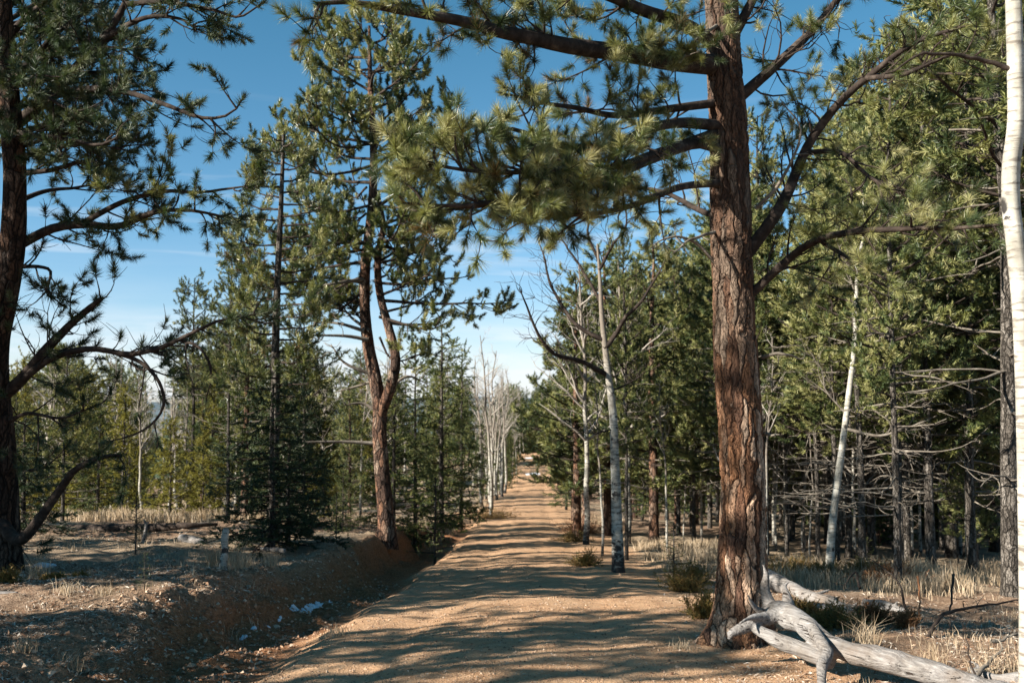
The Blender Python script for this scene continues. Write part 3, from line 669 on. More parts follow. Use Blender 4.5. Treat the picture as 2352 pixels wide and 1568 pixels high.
def proto_aspen(seed, h, r, lean, c0=.45, nl=16, spread=1.3, dark=False):
    global rng
    rng = np.random.default_rng(seed); n = 60; zs = np.linspace(-.15, h, n)
    path = np.stack([lean * zs + .035 * h * fbm(zs / h * 2.5, np.full(n, 1.3 + seed), 0, 3, seed), .03 * h * fbm(zs / h * 2.5, np.full(n, 5.3), 0, 3, seed + 4), zs], 1)
    path[:, :2] -= path[1, :2]
    to = trunk_mesh('trunk', path, taper(n, r, .010, .75), 14, MAT['aspen'], None, .05, .15, seed=seed)
    tt = c0 + (.97 - c0) * rng.random(nl); az = rng.random(nl) * 6.28; L = spread * (1.15 - tt) * 1.6 * (.5 + .7 * rng.random(nl)); el = .5 + .5 * rng.random(nl)
    m = 9; limbs = np.empty((nl, m, 3)); limbs[:, 0] = np.stack([np.interp(tt * h, zs, path[:, k]) for k in range(3)], 1)
    d = np.stack([np.cos(az) * np.cos(el), np.sin(az) * np.cos(el), np.sin(el)], 1)
    for k in range(1, m): limbs[:, k] = limbs[:, k - 1] + d * (L / (m - 1))[:, None]; d = nrm(d + np.array([0, 0, .06]) + .13 * rng.standard_normal((nl, 3)))
    wd, _ = crown_on(limbs, .006 + .012 * L, np.full(nl, .004), dict(d2=5, l2=.5, r2=.006, d3=7, l3=.25, r3=.004, K=0, up2=.1, up3=.12, c2=.14, c3=.16, a2=(.4, .9), a3=(.3, .9)), 5)
    co = wd.build('branches', [MAT['aspen_twig']])
    for o in (to, co): C.objects.unlink(o)
    return to, co, h
PROTO['aspen0'] = proto_aspen(31, 7, .075, .02); PROTO['aspen1'] = proto_aspen(32, 7, .06, -.05, .5, 12); PROTO['aspen2'] = proto_aspen(33, 6, .05, .06, .35, 18); PROTO['aspen3'] = proto_aspen(34, 8, .05, .0, .6, 10, .9)
rng = np.random.default_rng(77)
NAME = {'pine': 'pine_tree', 'pole': 'pine_tree', 'spruce': 'spruce_tree', 'yellow': 'spruce_tree', 'fir': 'fir_sapling', 'aspen': 'aspen_tree'}
def plant(kind, x, y, h, label, group=None, wide=1.0, rz=None, cat=None, sink=0.0):
    to, co, ph = PROTO[kind]
    nm = NAME[kind.rstrip('0123').split('_')[0]]
    s = h / ph; sw = s * wide
    r = empty(nm, (x, y, H1(x, y) - sink), label, cat or ('sapling' if nm == 'fir_sapling' else 'tree'), group, rng.random() * 6.28 if rz is None else rz, (sw, sw, s))
    for o in (to, co):
        c = o.copy(); C.objects.link(c); c.parent = r
    return r
def plant_px(kind, px, d, top, label, group=None, wide=1.0, rz=None, **k):
    p = P(px, 900, d); z = H1(p[0], p[1]); h = P(px, top, d)[2] - z
    return plant(kind, p[0], p[1], max(h, .3), label, group, wide, rz, **k)

# ---- 4. trees one can single out
plant_px('pine3', 527, 19, 560, 'thin open pine with a dark trunk left of the slim pole-like pine', wide=.8)
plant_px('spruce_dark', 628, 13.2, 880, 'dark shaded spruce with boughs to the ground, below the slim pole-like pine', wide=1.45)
plant_px('yellow', 395, 21, 960, 'yellow green bushy spruce beyond the grass strip, left of its twin', wide=1.15)
plant_px('yellow', 470, 22, 990, 'yellow green bushy spruce right beside the dark trunk of the thin open pine', wide=1.0)
plant_px('spruce0', 955, 20, 790, 'sunlit bushy spruce just right of the forked pine trunk', wide=.9)
plant_px('spruce1', 1015, 24, 745, 'tall pointed green spruce at the left verge, highest beside the sky gap', wide=1.1)
plant_px('spruce0', 1060, 29, 800, 'green spruce nearest the road at the left verge', wide=1.0)
plant_px('yellow', 745, 22, 960, 'pale yellow green spruce lit between the slim pine and the forked pine', wide=1.0)
plant_px('spruce1', 790, 17.5, 1080, 'small dark green spruce against the foot of the forked pine', wide=1.4)
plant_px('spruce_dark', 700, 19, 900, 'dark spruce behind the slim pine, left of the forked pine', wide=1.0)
plant_px('fir', 1000, 17.5, 1095, 'thin fir sapling on the bank edge right of the forked pine', wide=1.2)
plant_px('fir', 775, 15.5, 1130, 'green fir sapling on the bank, left of the forked pine foot', wide=1.3)
plant_px('spruce1', 230, 22, 900, 'sparse green conifer behind the leaning limb of the left pine', wide=1.2)
plant_px('aspen0', 325, 28, 890, 'pale bare aspen cluster stem catching sun on the left', wide=1.0)
plant_px('aspen2', 300, 27, 900, 'bare pale aspen leaning left beside the sunlit aspen', wide=1.0)
plant_px('aspen1', 1128, 33, 770, 'bare white aspen on the left verge at the sky gap, its crown against the sky', wide=1.1)
plant_px('pine1', 1437, 17.2, 560, 'dark trunked pine directly behind the large scarred aspen', wide=.9)
for q_ in ((1345, 27, 660, 'broad olive pine nearest the road behind the scarred aspen'), (1395, 25, 575, 'tall olive pine with its top over the scarred aspen'), (1500, 23, 540, 'wide olive pine between the scarred aspen and the thick pine')): plant_px('pine2', q_[0], q_[1], q_[2], q_[3], wide=1.3)
for q_ in ((1345, 21, 600), (1440, 22, 590)): plant_px('aspen2', q_[0], q_[1], q_[2], 'grey twiggy bare aspen behind the large scarred aspen', 'bare aspens behind the scarred aspen', wide=1.3)
plant_px('aspen1', 1382, 18, 850, 'thin white aspen left of the large scarred aspen', wide=.9, rz=0)
plant_px('pine2', 1315, 32, 830, 'rounded olive pine at the right verge leaning out over the road', wide=.95)
plant_px('pine2', 1325, 24, 640, 'broad pale olive pine behind the large scarred aspen', wide=1.3)
plant_px('spruce1', 1300, 40, 1000, 'small bushy conifer at the right road edge, lowest foliage by the road', wide=1.6)
plant_px('pine1', 1755, 19, 265, 'olive pine whose top shows right behind the thick orange trunk', wide=1.0)
plant_px('pine1', 2055, 13.3, 80, 'full sunlit pine whose boughs hang in front of the leaning aspen top', wide=1.0)
plant_px('pine0', 2130, 15.6, 60, 'full sunlit pine standing behind and right of the leaning aspen', wide=1.15)
plant_px('pine3', 2312, 12.5, -350, 'heavy dark pine trunk standing at the right edge of the shaded wood', wide=1.35)
plant_px('fir', 1545, 14, 1200, 'knee-high green fir sapling in the grass left of the thick pine', wide=1.6)
plant_px('fir', 340, 8.2, 1285, 'small green fir seedling on the bare litter of the left bank', wide=1.2)
plant_px('fir', 318, 12.3, 1130, 'dark little fir sapling in front of the fallen dark log', wide=1.1)
plant_px('fir', 1985, 16, 1235, 'low dark green fir sapling at the foot of the shaded wood', wide=2.0)
plant_px('aspen3', 1855, 18, 870, 'slender white aspen between the thick pine and the leaning aspen', wide=.9)
plant_px('aspen1', 1530, 19, 880, 'slim white aspen between the scarred aspen and the thick pine', wide=.9)
plant_px('aspen0', 2215, 16, 800, 'pale aspen trunk standing in the shade of the right wood', wide=.8)
plant_px('pole', 2065, 15, 560, 'thin grey trunk leaning in the middle of the right wood', wide=1.0)

plant_px('pine2', 565, 21, 640, 'olive pine with a rounded crown directly behind the thin open pine', wide=1.3)
plant_px('pine0', 700, 22, 700, 'green pine filling the space between the slim pine and the forked pine', wide=1.2)
plant_px('pine3', 445, 23, 650, 'yellowish open pine top rising left of the thin open pine', wide=1.1)
plant_px('pine0', 150, 18, 800, 'dark green pine behind the limbs of the left edge pine', wide=1.4)
plant_px('spruce_dark', 60, 15, 960, 'dark spruce close behind the left edge trunk', wide=1.5)
plant_px('spruce1', 905, 19, 860, 'green spruce showing right behind the forked pine trunk', wide=1.3)
plant_px('spruce_dark', 665, 13.6, 1010, 'lower dark spruce leaning against the shaded spruce under the slim pine', wide=1.7)
# slim pole-like pine
def small_tree(name, label, cat, pts, r0, r1, bark, limbs, p, needle, d, bl='twig', sides=16, flare=.15, cname='branch'):
    b = P(pts[0][0], pts[0][1], pts[0][2] if len(pts[0]) > 2 else d); b[2] = H1(b[0], b[1])
    t_ = empty(name, b, label, cat)
    q = [P(a[0], a[1], a[2] if len(a) > 2 else d) for a in pts]; q[0] = b + np.array([0, 0, -.1])
    pa = smooth_path(q, 160); trunk_mesh('trunk', pa, taper(160, r0, r1, .8), sides, MAT[bark], t_, .08, flare, origin=b, seed=int(abs(b[0] * 31)) + 2)
    for l in limbs:
        pp_ = smooth_path([P(*c) for c in l[0]], 16)
        pp_ += np.cumsum(rng.standard_normal((16, 3)), 0) * .006
        wd, lf = crown_on(pp_[None], [l[1]], [l[1] * .18], dict(p, **(l[2] if len(l) > 2 else {})), 8)
        bb = wd.build(cname, [MAT[bl]], t_, b)
        if lf.n: lf.build('foliage', [MAT[needle]], bb, b)
    return t_
slim = []
for k in range(46):
    y0 = 325 + k * 13; s = 1 if k % 2 else -1; L = 25 + min(90, (y0 - 280) * .4) * (.6 + .5 * rng.random()); dz = rng.standard_normal() * .7
    xx = 650 - (y0 - 300) * .02
    slim.append(([(xx, y0, 14), (xx + s * L * .5, y0 - 4, 14 + dz * .5), (xx + s * L, y0 - 22, 14 + dz)], .014))
small_tree('pine_tree', 'slim pole-like pine with a pale straight stem left of the forked pine', 'tree',
           [(622, 1240), (628, 1100), (632, 950), (633, 800), (637, 650), (645, 480), (652, 300)], .085, .018, 'grey_bark', slim, dict(MP, l2=.36, d2=8, d3=8, l3=.16, K=60, w=.009, brush=.12, r2=.006, r3=.004), 'pine_needle', 14)
# large scarred aspen with dark limbs
AP = dict(d2=8, l2=.55, t2=.12, r2=.008, d3=10, l3=.25, r3=.0035, K=0, up2=.06, up3=.08, c2=.16, c3=.2, a2=(.4, 1.0))
da = 14.6
small_tree('aspen_tree', 'large scarred white aspen with dark twisted limbs right of the road', 'tree',
           [(1420, 1254), (1416, 1150), (1412, 1050), (1408, 950), (1396, 850), (1388, 780), (1382, 720), (1378, 640), (1372, 560)], .088, .014, 'aspen',
           [([(1392, 860, da), (1330, 830, da - .3), (1270, 810, da - .6), (1225, 750, da - .8), (1190, 660, da - 1)], .035),
            ([(1385, 780, da), (1320, 740, da), (1270, 660, da + .3), (1255, 590, da + .4), (1240, 540, da + .5)], .03),
            ([(1388, 800, da), (1420, 760, da), (1440, 730, da - .2), (1480, 690, da - .4), (1530, 600, da - .5)], .035),
            ([(1380, 700, da), (1340, 620, da + .2), (1300, 560, da + .3), (1260, 500, da + .4)], .025),
            ([(1376, 620, da), (1410, 560, da), (1440, 520, da - .2), (1430, 440, da - .3)], .022),
            ([(1400, 900, da), (1450, 870, da + .3), (1480, 840, da + .6)], .015),
            ([(1374, 600, da), (1350, 530, da), (1370, 470, da), (1345, 420, da)], .02),
            ([(1410, 985, da), (1370, 990, da - .2), (1330, 985, da - .3)], .012)], AP, 'pine_needle', da, 'twig')
# leaning aspen
dl_ = 14.5
small_tree('aspen_tree', 'smooth pale aspen leaning right, in front of the shaded wood right of the thick pine', 'tree',
           [(1903, 1284), (1912, 1200), (1922, 1120), (1938, 1000), (1950, 900), (1962, 800), (1966, 720), (1970, 620), (1985, 520), (1980, 420)], .060, .010, 'aspen_clean',
           [([(1945, 950, dl_), (1900, 900, dl_), (1880, 840, dl_), (1850, 810, dl_)], .014), ([(1966, 740, dl_), (2010, 680, dl_), (2040, 620, dl_)], .014),
            ([(1968, 680, dl_), (1940, 600, dl_), (1915, 540, dl_)], .012), ([(1940, 985, dl_), (2020, 1000, dl_ - .3), (2090, 980, dl_ - .5), (2150, 955, dl_ - .6)], .022)], AP, 'pine_needle', dl_, 'dead_twig')
# near aspen at the right edge
dr = 5.0
small_tree('aspen_tree', 'smooth white aspen trunk cut off by the right edge of the view', 'tree',
           [(2368, 1740), (2366, 1400), (2362, 1100), (2356, 900), (2346, 700), (2332, 560), (2322, 470), (2322, 380), (2334, 280), (2332, 140), (2328, 0), (2322, -200), (2330, -600)], .055, .030, 'aspen_clean',
           [([(2322, 165, dr), (2260, 145, dr), (2180, 125, dr - .05), (2110, 122, dr - .1), (2070, 150, dr - .1), (2045, 158, dr - .1), (2030, 180, dr - .1)], .012, dict(d2=2, l2=.3, d3=3, r2=.004, r3=.002)),
            ([(2325, -120, dr), (2260, -200, dr + .1), (2200, -320, dr + .2)], .012)], AP, 'pine_needle', dr, 'twig', 40, 0)

# ---- 5. the wood on the right
occ = []
def free(x, y, rad):
    for a, b, c in occ:
        if (a - x) ** 2 + (b - y) ** 2 < (rad + c) ** 2 * .25: return False
    return True
def wood(n, d_lo, d_hi, px_lo, px_hi, env, kinds, labels, group, clear=2.6, rad=1.0, wide=(.85, 1.25), drop=.45, pw=1.0):
    c = 0; tries = 0
    while c < n and tries < n * 30:
        tries += 1
        d = d_lo + (d_hi - d_lo) * rng.random() ** pw; px = px_lo + (px_hi - px_lo) * rng.random()
        p = P(px, 900, d)
        if abs(p[0] - float(road_x(d))) < clear + 1.0 or not free(p[0], p[1], rad): continue
        k = kinds[int(rng.integers(len(kinds)))]
        e = np.interp(px, *env); top = e + (1000 - e) * drop * rng.random()
        z = H1(p[0], p[1]); h = P(px, top, d)[2] - z
        if h < 2.0: continue
        h = min(h, 13)
        occ.append((p[0], p[1], rad))
        plant(k, p[0], p[1], h, labels[k.rstrip('0123')], group if isinstance(group, str) else group[k.rstrip('0123')], wide[0] + (wide[1] - wide[0]) * rng.random()); c += 1
envR = ([1200, 1240, 1290, 1400, 1500, 1620, 1700, 1760, 1800, 1840, 1880, 1930, 2000, 2200, 2400], [1000, 900, 660, 580, 560, 520, 420, 330, 720, 740, 480, 300, 150, 0, -60])
LR = {'pine': 'olive green pine among the sunlit conifers behind the thick pine on the right', 'pole': 'thin grey pole pine inside the shaded wood on the right',
      'spruce': 'dark green spruce among the pines of the right hand wood', 'aspen': 'thin pale aspen pole standing in the shaded wood on the right'}
GR = {'pine': 'pines of the right hand wood', 'pole': 'pole pines of the right hand wood', 'spruce': 'spruces of the right hand wood', 'aspen': 'aspens of the right hand wood'}
wood(30, 15, 24, 1860, 2420, envR, ['pine0', 'pine1', 'pine0', 'pine1', 'pole'], LR, GR, rad=1.3, drop=.2, wide=(1.05, 1.5))
wood(18, 18, 27, 1480, 1830, envR, ['pine0', 'pine1', 'pine0', 'pole'], LR, GR, rad=1.3, drop=.3, wide=(1.0, 1.5))
wood(54, 22, 40, 1290, 2420, envR, ['pine0', 'pine1', 'pine2', 'pine0', 'spruce0', 'pole'], LR, GR, rad=1.7, drop=.4)
wood(34, 40, 70, 1270, 2420, envR, ['pine0', 'pine2', 'spruce0', 'pine1'], LR, GR, rad=2.2, drop=.5)
envA = ([1300, 1500, 1800, 2400], [850, 800, 750, 700])
wood(16, 16.5, 26, 1800, 2420, ([1300, 2400], [900, 880]), ['spruce1', 'pine2'], dict(LR, pine='shoulder-high dark young pine at the front of the shaded wood', spruce='shoulder-high dark young spruce at the front of the shaded wood'), dict(GR, pine='young pines at the front of the right wood', spruce='young spruces at the front of the right wood'), rad=1.0, drop=.3)
wood(46, 16, 30, 1450, 2400, envA, ['aspen0', 'aspen1', 'aspen2', 'aspen3', 'aspen3', 'pole'], LR, GR, rad=.45, wide=(.7, 1.0), drop=.5)
wood(48, 22, 46, 1330, 2400, ([1300, 1500, 1800, 2400], [900, 880, 860, 820]), ['spruce0', 'spruce1', 'pine2', 'pine2'], dict(LR, pine='low bushy young pine under the taller trees of the right wood', spruce='low young spruce under the taller trees of the right wood'), dict(GR, pine='young pines under the right wood', spruce='young spruces under the right wood'), rad=1.0, drop=.3)
# ---- 6. the wood on the left
envL = ([-100, 0, 100, 200, 240, 290, 370, 420, 480, 600, 700, 900, 1000, 1050, 1100, 1150], [830, 815, 800, 780, 770, 850, 850, 790, 770, 780, 790, 780, 780, 830, 890, 960])
LL = {'pine': 'green pine among the background trees on the left', 'pole': 'thin pine pole among the background trees on the left', 'spruce': 'green spruce among the background trees on the left',
      'yellow': 'yellowish spruce among the background trees on the left', 'aspen': 'bare grey aspen among the background trees on the left'}
GL = {k: v for k, v in (('pine', 'pines of the left hand wood'), ('pole', 'pole pines of the left hand wood'), ('spruce', 'spruces of the left hand wood'), ('yellow', 'yellowish spruces of the left hand wood'), ('aspen', 'aspens of the left hand wood'))}
wood(26, 24, 34, -60, 1060, envL, ['spruce1', 'pine2', 'aspen0', 'aspen2', 'yellow', 'aspen1', 'pine0'], LL, GL, rad=1.3, drop=.45)
wood(40, 34, 60, -60, 1110, envL, ['spruce0', 'pine2', 'aspen0', 'yellow', 'aspen2', 'pine0'], LL, GL, rad=1.7, drop=.35)
wood(24, 60, 90, -60, 1150, envL, ['spruce0', 'pine2', 'pine0', 'aspen0'], LL, GL, rad=2.5, drop=.2)
wood(60, 80, 170, -60, 2400, ([-100, 1080, 1150, 1200, 1260, 1300, 2400], [800, 860, 930, 985, 960, 800, 600]), ['spruce0', 'pine2', 'pine0'], dict(LL, pine='far green pine at the back of the wood', spruce='far dark spruce at the back of the wood'), 'trees at the back of the wood', rad=2.5, drop=.25)
wood(9, 40, 62, 1105, 1185, ([1100, 1130, 1190], [800, 790, 900]), ['aspen0', 'aspen2', 'aspen1'], dict(LL, aspen='pale leafless aspen filling the sky gap at the left verge'), 'aspens in the sky gap', clear=.4, rad=.8, drop=.3)
# ---- 7. far verges either side of the road
LV = {'spruce': 'dark distant spruce where the road disappears', 'aspen': 'pale distant aspen where the road disappears', 'pine': 'distant pine where the road disappears'}
GV = {'spruce': 'far verge spruces', 'aspen': 'far verge aspens', 'pine': 'far verge pines'}
envV = ([1080, 1150, 1200, 1220, 1250, 1300], [900, 930, 960, 985, 930, 860])
wood(26, 50, 105, 1080, 1205, envV, ['spruce0', 'aspen0', 'aspen1', 'spruce1'], LV, GV, clear=.6, rad=1.0, drop=.3)
wood(14, 60, 120, 1195, 1300, envV, ['aspen0', 'pine2', 'aspen1'], LV, GV, clear=.6, rad=1.0, drop=.3)
wood(44, 112, 126, 1140, 1310, ([1100, 1190, 1215, 1300], [865, 882, 890, 865]), ['aspen0', 'pine2', 'spruce0', 'pine0'], LV, GV, clear=-3.5, rad=.7, drop=.2)
# ---- 8. trees left of the frame whose shadows fall across the road
for k, (kind, x, y, h) in enumerate((('pine0', -7.6, 4.6, 7.5), ('pine1', -10.0, 2.2, 9), ('pine0', -11.5, 8.2, 9), ('pine2', -9.0, 9.5, 6.5), ('pine1', -13, 14, 9), ('pine2', -7.4, 7.6, 6), ('pine2', -8.6, 8.3, 5.5), ('pine0', -10.5, 11.5, 7.5), ('pine1', -14, 5, 9.5), ('pine1', -12.8, 21, 8.5))):
    plant(kind, x, y, h, 'pine outside the left edge of the view whose shadow crosses the road', 'pines shading the road from the left', 1.1)

# ------------------------------------------------------------------ logs and fallen branches
def log(name, label, cat, parts, mat='grey_wood', voxel=.011, rough=.2, seed=1, group=None, snap=True):
    """parts: list of ([(px,py,d)...] or world points, r list); joined into one surface by a voxel remesh"""
    mb = MB(); allp = []
    fp = np.array([P(*q) for q in parts[0][0]]); fr = np.interp(np.linspace(0, 1, len(fp)), np.linspace(0, 1, len(parts[0][1])), parts[0][1])
    gap = fp[:, 2] - .75 * fr - Hfull(fp[:, 0], fp[:, 1])
    stand = abs(fp[-1, 2] - fp[0, 2]) > .25 and len(fp) <= 5 and name != 'fallen_log'
    dz = (gap[0] + .03) if stand else np.median(gap[:-1])
    if not snap: dz = 0.0
    dz = np.array([0, 0, dz])
    for pts, rs in parts:
        w_ = [P(*q) - dz for q in pts]
        L = sum(np.linalg.norm(np.subtract(w_[i + 1], w_[i])) for i in range(len(w_) - 1)); n = max(10, int(L / .035))
        pa = smooth_path(w_, n); rr = np.interp(np.linspace(0, 1, n), np.linspace(0, 1, len(rs)), rs)
        V, q = tubes(pa[None], rr[None], 18); V = V.reshape(n, 18, 3); c = pa[:, None, :]; off = V - c
        k = 1 + rough * fbm(V[..., 0] * 9, V[..., 1] * 9, V[..., 2] * 9, 3, seed) + rough * .9 * fbm(V[..., 0] * 2.5, V[..., 1] * 2.5, V[..., 2] * 2.5, 2, seed + 4)
        V = c + off * k[..., None]
        mb.add(V, q)
        # end caps
        for e, ring in ((0, 0), (n - 1, n - 1)):
            cv = np.vstack([V[ring], pa[ring][None]]); a = np.arange(18)
            tr = np.stack([a, (a + 1) % 18, np.full(18, 18)], 1)
            mb.add(cv, tris=tr if e == 0 else tr[:, ::-1])
        allp.append(pa)
    o0 = allp[0].mean(0)
    o = mb.build(name, [MAT[mat]], None, o0); o.location = tuple(o0)
    if voxel:
        md = o.modifiers.new('join', 'REMESH'); md.mode = 'VOXEL'; md.voxel_size = voxel; md.use_smooth_shade = True
    return tag(o, label, cat, group)
D = lambda px, py: None
log('fallen_log', 'big forked silver grey dead trunk lying at the foot of the thick pine', 'log', [
    ([(1765, 1395, 7.6), (1790, 1405, 7.3), (1840, 1430, 7.0), (1900, 1475, 6.7), (1960, 1500, 6.5), (2050, 1520, 6.3), (2160, 1550, 6.1), (2290, 1590, 5.9), (2420, 1640, 5.7)], [.05, .07, .078, .066, .076, .086, .085, .08, .075]),
    ([(1800, 1412, 7.3), (1850, 1425, 7.0), (1880, 1465, 6.65), (1900, 1500, 6.45), (1888, 1530, 6.3), (1888, 1575, 6.15)], [.05, .052, .044, .044, .038, .026]),
    ([(1800, 1405, 7.2), (1750, 1425, 7.15), (1715, 1438, 7.1), (1678, 1455, 7.05), (1676, 1468, 7.05)], [.055, .042, .038, .04, .018]),
    ([(1785, 1420, 7.4), (1765, 1380, 7.5), (1756, 1350, 7.55), (1760, 1320, 7.55), (1752, 1295, 7.55)], [.06, .05, .04, .026, .006]),
    ([(1815, 1420, 7.35), (1808, 1370, 7.5), (1802, 1345, 7.6), (1812, 1335, 7.6)], [.06, .045, .028, .008]),
    ([(1730, 1440, 7.1), (1790, 1470, 6.95), (1850, 1495, 6.8), (1910, 1520, 6.6)], [.03, .05, .055, .05]),
    ([(1760, 1412, 7.35), (1735, 1395, 7.3), (1722, 1375, 7.25), (1716, 1362, 7.2)], [.035, .018, .012, .006]),
    ([(1760, 1415, 7.15), (1725, 1418, 7.05), (1700, 1430, 6.95)], [.03, .02, .01])], seed=4, rough=.3, snap=False)
log('fallen_log', 'long bleached log running back to the right from behind the thick pine', 'log', [
    ([(1745, 1290, 12.4), (1800, 1318, 11.8), (1860, 1342, 11.2), (1920, 1352, 10.9)], [.10, .10, .085, .06]),
    ([(1880, 1345, 11.1), (1945, 1368, 10.7), (1985, 1392, 10.4)], [.06, .055, .03]),
    ([(1860, 1340, 11.2), (1905, 1325, 11.3)], [.03, .012]), ([(1950, 1365, 10.7), (1975, 1350, 10.7)], [.02, .006])], seed=8)
log('fallen_log', 'dark grey log end right of the bleached log in the shade', 'log', [
    ([(1985, 1385, 10.4), (2030, 1390, 10.2), (2075, 1405, 10.0), (2110, 1415, 9.8)], [.05, .055, .05, .02]), ([(2050, 1395, 10.1), (2062, 1378, 10.1)], [.02, .008])], seed=10)
log('fallen_log', 'short pale piece of log lying in the brush below the bleached log', 'log', [([(1855, 1372, 9.9), (1890, 1380, 9.7), (1930, 1395, 9.5)], [.03, .04, .02])], seed=13)
log('fallen_log', 'forked weathered branch at the lower right corner in dry grass', 'log', [
    ([(2225, 1520, 7.0), (2262, 1535, 6.8), (2300, 1545, 6.7), (2345, 1540, 6.6), (2400, 1530, 6.5)], [.02, .035, .04, .05, .05]), ([(2340, 1540, 6.6), (2350, 1565, 6.4)], [.03, .02]),
    ([(2262, 1535, 6.8), (2240, 1508, 7.0), (2215, 1500, 7.1)], [.02, .014, .006])], seed=15)
log('dead_branch', 'thin pale stick on the soil in front of the forked dead trunk', 'branch', [([(1790, 1550, 6.15), (1850, 1556, 6.05), (1920, 1562, 5.95)], [.012, .016, .01])], seed=17, voxel=None)
log('fallen_log', 'long dark log lying along the sunny grass strip on the left', 'log', [
    ([(150, 1212, 16.6), (250, 1214, 16.1), (350, 1210, 15.8), (430, 1205, 15.6), (500, 1202, 15.8)], [.07, .09, .08, .06, .03]), ([(240, 1213, 16.1), (262, 1196, 16.1)], [.02, .008]), ([(400, 1205, 15.7), (420, 1190, 15.8)], [.02, .008])], 'twig', seed=19, voxel=.02)
log('fallen_log', 'stubby grey log on the shaded litter in front of the dark spruce', 'log', [([(415, 1222, 13.9), (440, 1226, 13.8), (470, 1234, 13.6)], [.06, .065, .055])], 'grey_wood_flat', seed=21)
log('fallen_log', 'pale thin log in the sun beyond the long dark log', 'log', [([(380, 1192, 17.2), (430, 1189, 17), (480, 1186, 17)], [.04, .05, .03])], 'grey_wood_flat', seed=23, voxel=.02)
log('tree_stump', 'slender forked grey snag standing beside the long dark log', 'stump', [([(330, 1228, 14.0), (334, 1205, 14.0), (336, 1185, 14.0), (330, 1172, 14.0)], [.04, .028, .022, .01]), ([(335, 1190, 14), (342, 1178, 14)], [.014, .01])], seed=25)
log('fallen_log', 'short grey stick of wood on the litter left of the fir seedling', 'log', [([(-20, 1340, 8.2), (20, 1341, 8.2), (42, 1341, 8.2)], [.025, .025, .02])], 'grey_wood_flat', seed=27)
log('fallen_log', 'small grey log piece in the shade right of the broken aspen stub', 'log', [([(598, 1268, 13.1), (630, 1270, 12.9), (655, 1272, 12.8)], [.03, .035, .03])], 'grey_wood_flat', seed=29)
st = log('aspen_stub', 'short broken white and black aspen stub on the left bank', 'stump', [([(514, 1312, 9.9), (513, 1290, 9.9), (517, 1265, 9.9), (516, 1240, 9.9), (520, 1215, 9.95)], [.042, .038, .035, .038, .03])], 'aspen_clean', seed=31)
# fallen thin branches on the right
for k, (pts, r, lab) in enumerate((
        ([(2130, 1470, 8.0), (2150, 1430, 8.2), (2190, 1400, 8.4), (2280, 1385, 8.6), (2352, 1375, 8.8)], .014, 'long dark thin branch arching over the litter at the right'),
        ([(2190, 1320, 9.2), (2180, 1400, 8.8), (2190, 1440, 8.6)], .010, 'thin dark upright twig in the shaded litter at the right'),
        ([(2235, 1560, 6.7), (2290, 1500, 7.0), (2290, 1470, 7.1), (2275, 1462, 7.1)], .013, 'hooked pale stick rising from the litter at lower right'),
        ([(2275, 1475, 7.2), (2310, 1460, 7.3), (2352, 1448, 7.4)], .010, 'straight pale stick beside the hooked stick at lower right'),
        ([(2240, 1560, 6.6), (2225, 1500, 6.7), (2205, 1440, 6.8)], .006, 'straight thin reed leaning left in the lower right litter'),
        ([(1975, 1350, 10.4), (1960, 1310, 10.6), (1930, 1345, 10.4)], .012, 'dark crooked branch stuck up behind the bleached log'),
        ([(2080, 1400, 9.6), (2060, 1340, 9.8), (2000, 1290, 10.2)], .010, 'dark bare branch arching left behind the shaded litter'),
        ([(2105, 1325, 10), (2100, 1400, 9.6), (2095, 1460, 9.2)], .008, 'orange brown upright dead stalk in the shaded litter'))):
    pa = smooth_path([P(*q) for q in pts], 18); pa += np.cumsum(rng.standard_normal((18, 3)), 0) * .006
    o0 = pa[0].copy()
    wd, _ = crown_on((pa - o0)[None], [r], [r * .3], dict(d2=6, l2=.3, r2=r * .35, d3=4, l3=.12, r3=r * .2, K=0, c2=.2, c3=.25), 7)
    o = wd.build('dead_branch', [MAT['rust'] if 'orange' in lab else MAT['dead_twig'] if 'pale' in lab else MAT['twig']]); o.location = tuple(o0)
    tag(o, lab, 'branch')

# ------------------------------------------------------------------ shrubs
def shrub(px, d, w_, h_, label, mat='juniper', n=70, K=16, name='juniper_shrub'):
    p = P(px, 900, d); z = H1(p[0], p[1])
    mb = MB()
    az = rng.random(n) * 6.28; el = .25 + 1.2 * rng.random(n) ** 1.4; m = 6
    d_ = np.stack([np.cos(az) * np.cos(el), np.sin(az) * np.cos(el), np.sin(el)], 1)
    L = (.35 + .85 * rng.random(n) ** 1.3)
    S = np.array([w_, w_ * .8, h_])
    pts = np.empty((n, m, 3)); pts[:, 0] = np.stack([(rng.random(n) - .5) * w_ * .6, (rng.random(n) - .5) * w_ * .4, 0 * az], 1)
    for k in range(1, m):
        pts[:, k] = pts[:, k - 1] + d_ * S * (L / (m - 1))[:, None]; d_ = nrm(d_ + .15 * rng.standard_normal((n, 3)) + np.array([0, 0, .05]))
    v, q = tubes(pts, np.full((n, m), .0035) * (1.2 - np.linspace(0, 1, m)), 3); mb.add(v, q, m=0)
    B, bi, bl = spawn(pts, np.full(n, 5), .25, 1, (.4, 1.0), .3 * min(w_, .36) + .02, 4, .05, .12, .9)
    pos = np.concatenate([B[:, -1], pts[:, -1]]); dr_ = np.concatenate([B[:, -1] - B[:, -2], pts[:, -1] - pts[:, -2]])
    needles(mb, pos, dr_, K, .028, .09, .008, (.4, 1.2), m=1)
    o = mb.build(name, [MAT['twig'], MAT[mat]]); o.location = (p[0], p[1], z); return tag(o, label, 'shrub')
shrub(1612, 9.4, .2, .22, 'golden brown juniper bush just left of the thick pine trunk')
shrub(1835, 8.9, .18, .22, 'golden juniper bush above the forked dead trunk, right of the thick pine')
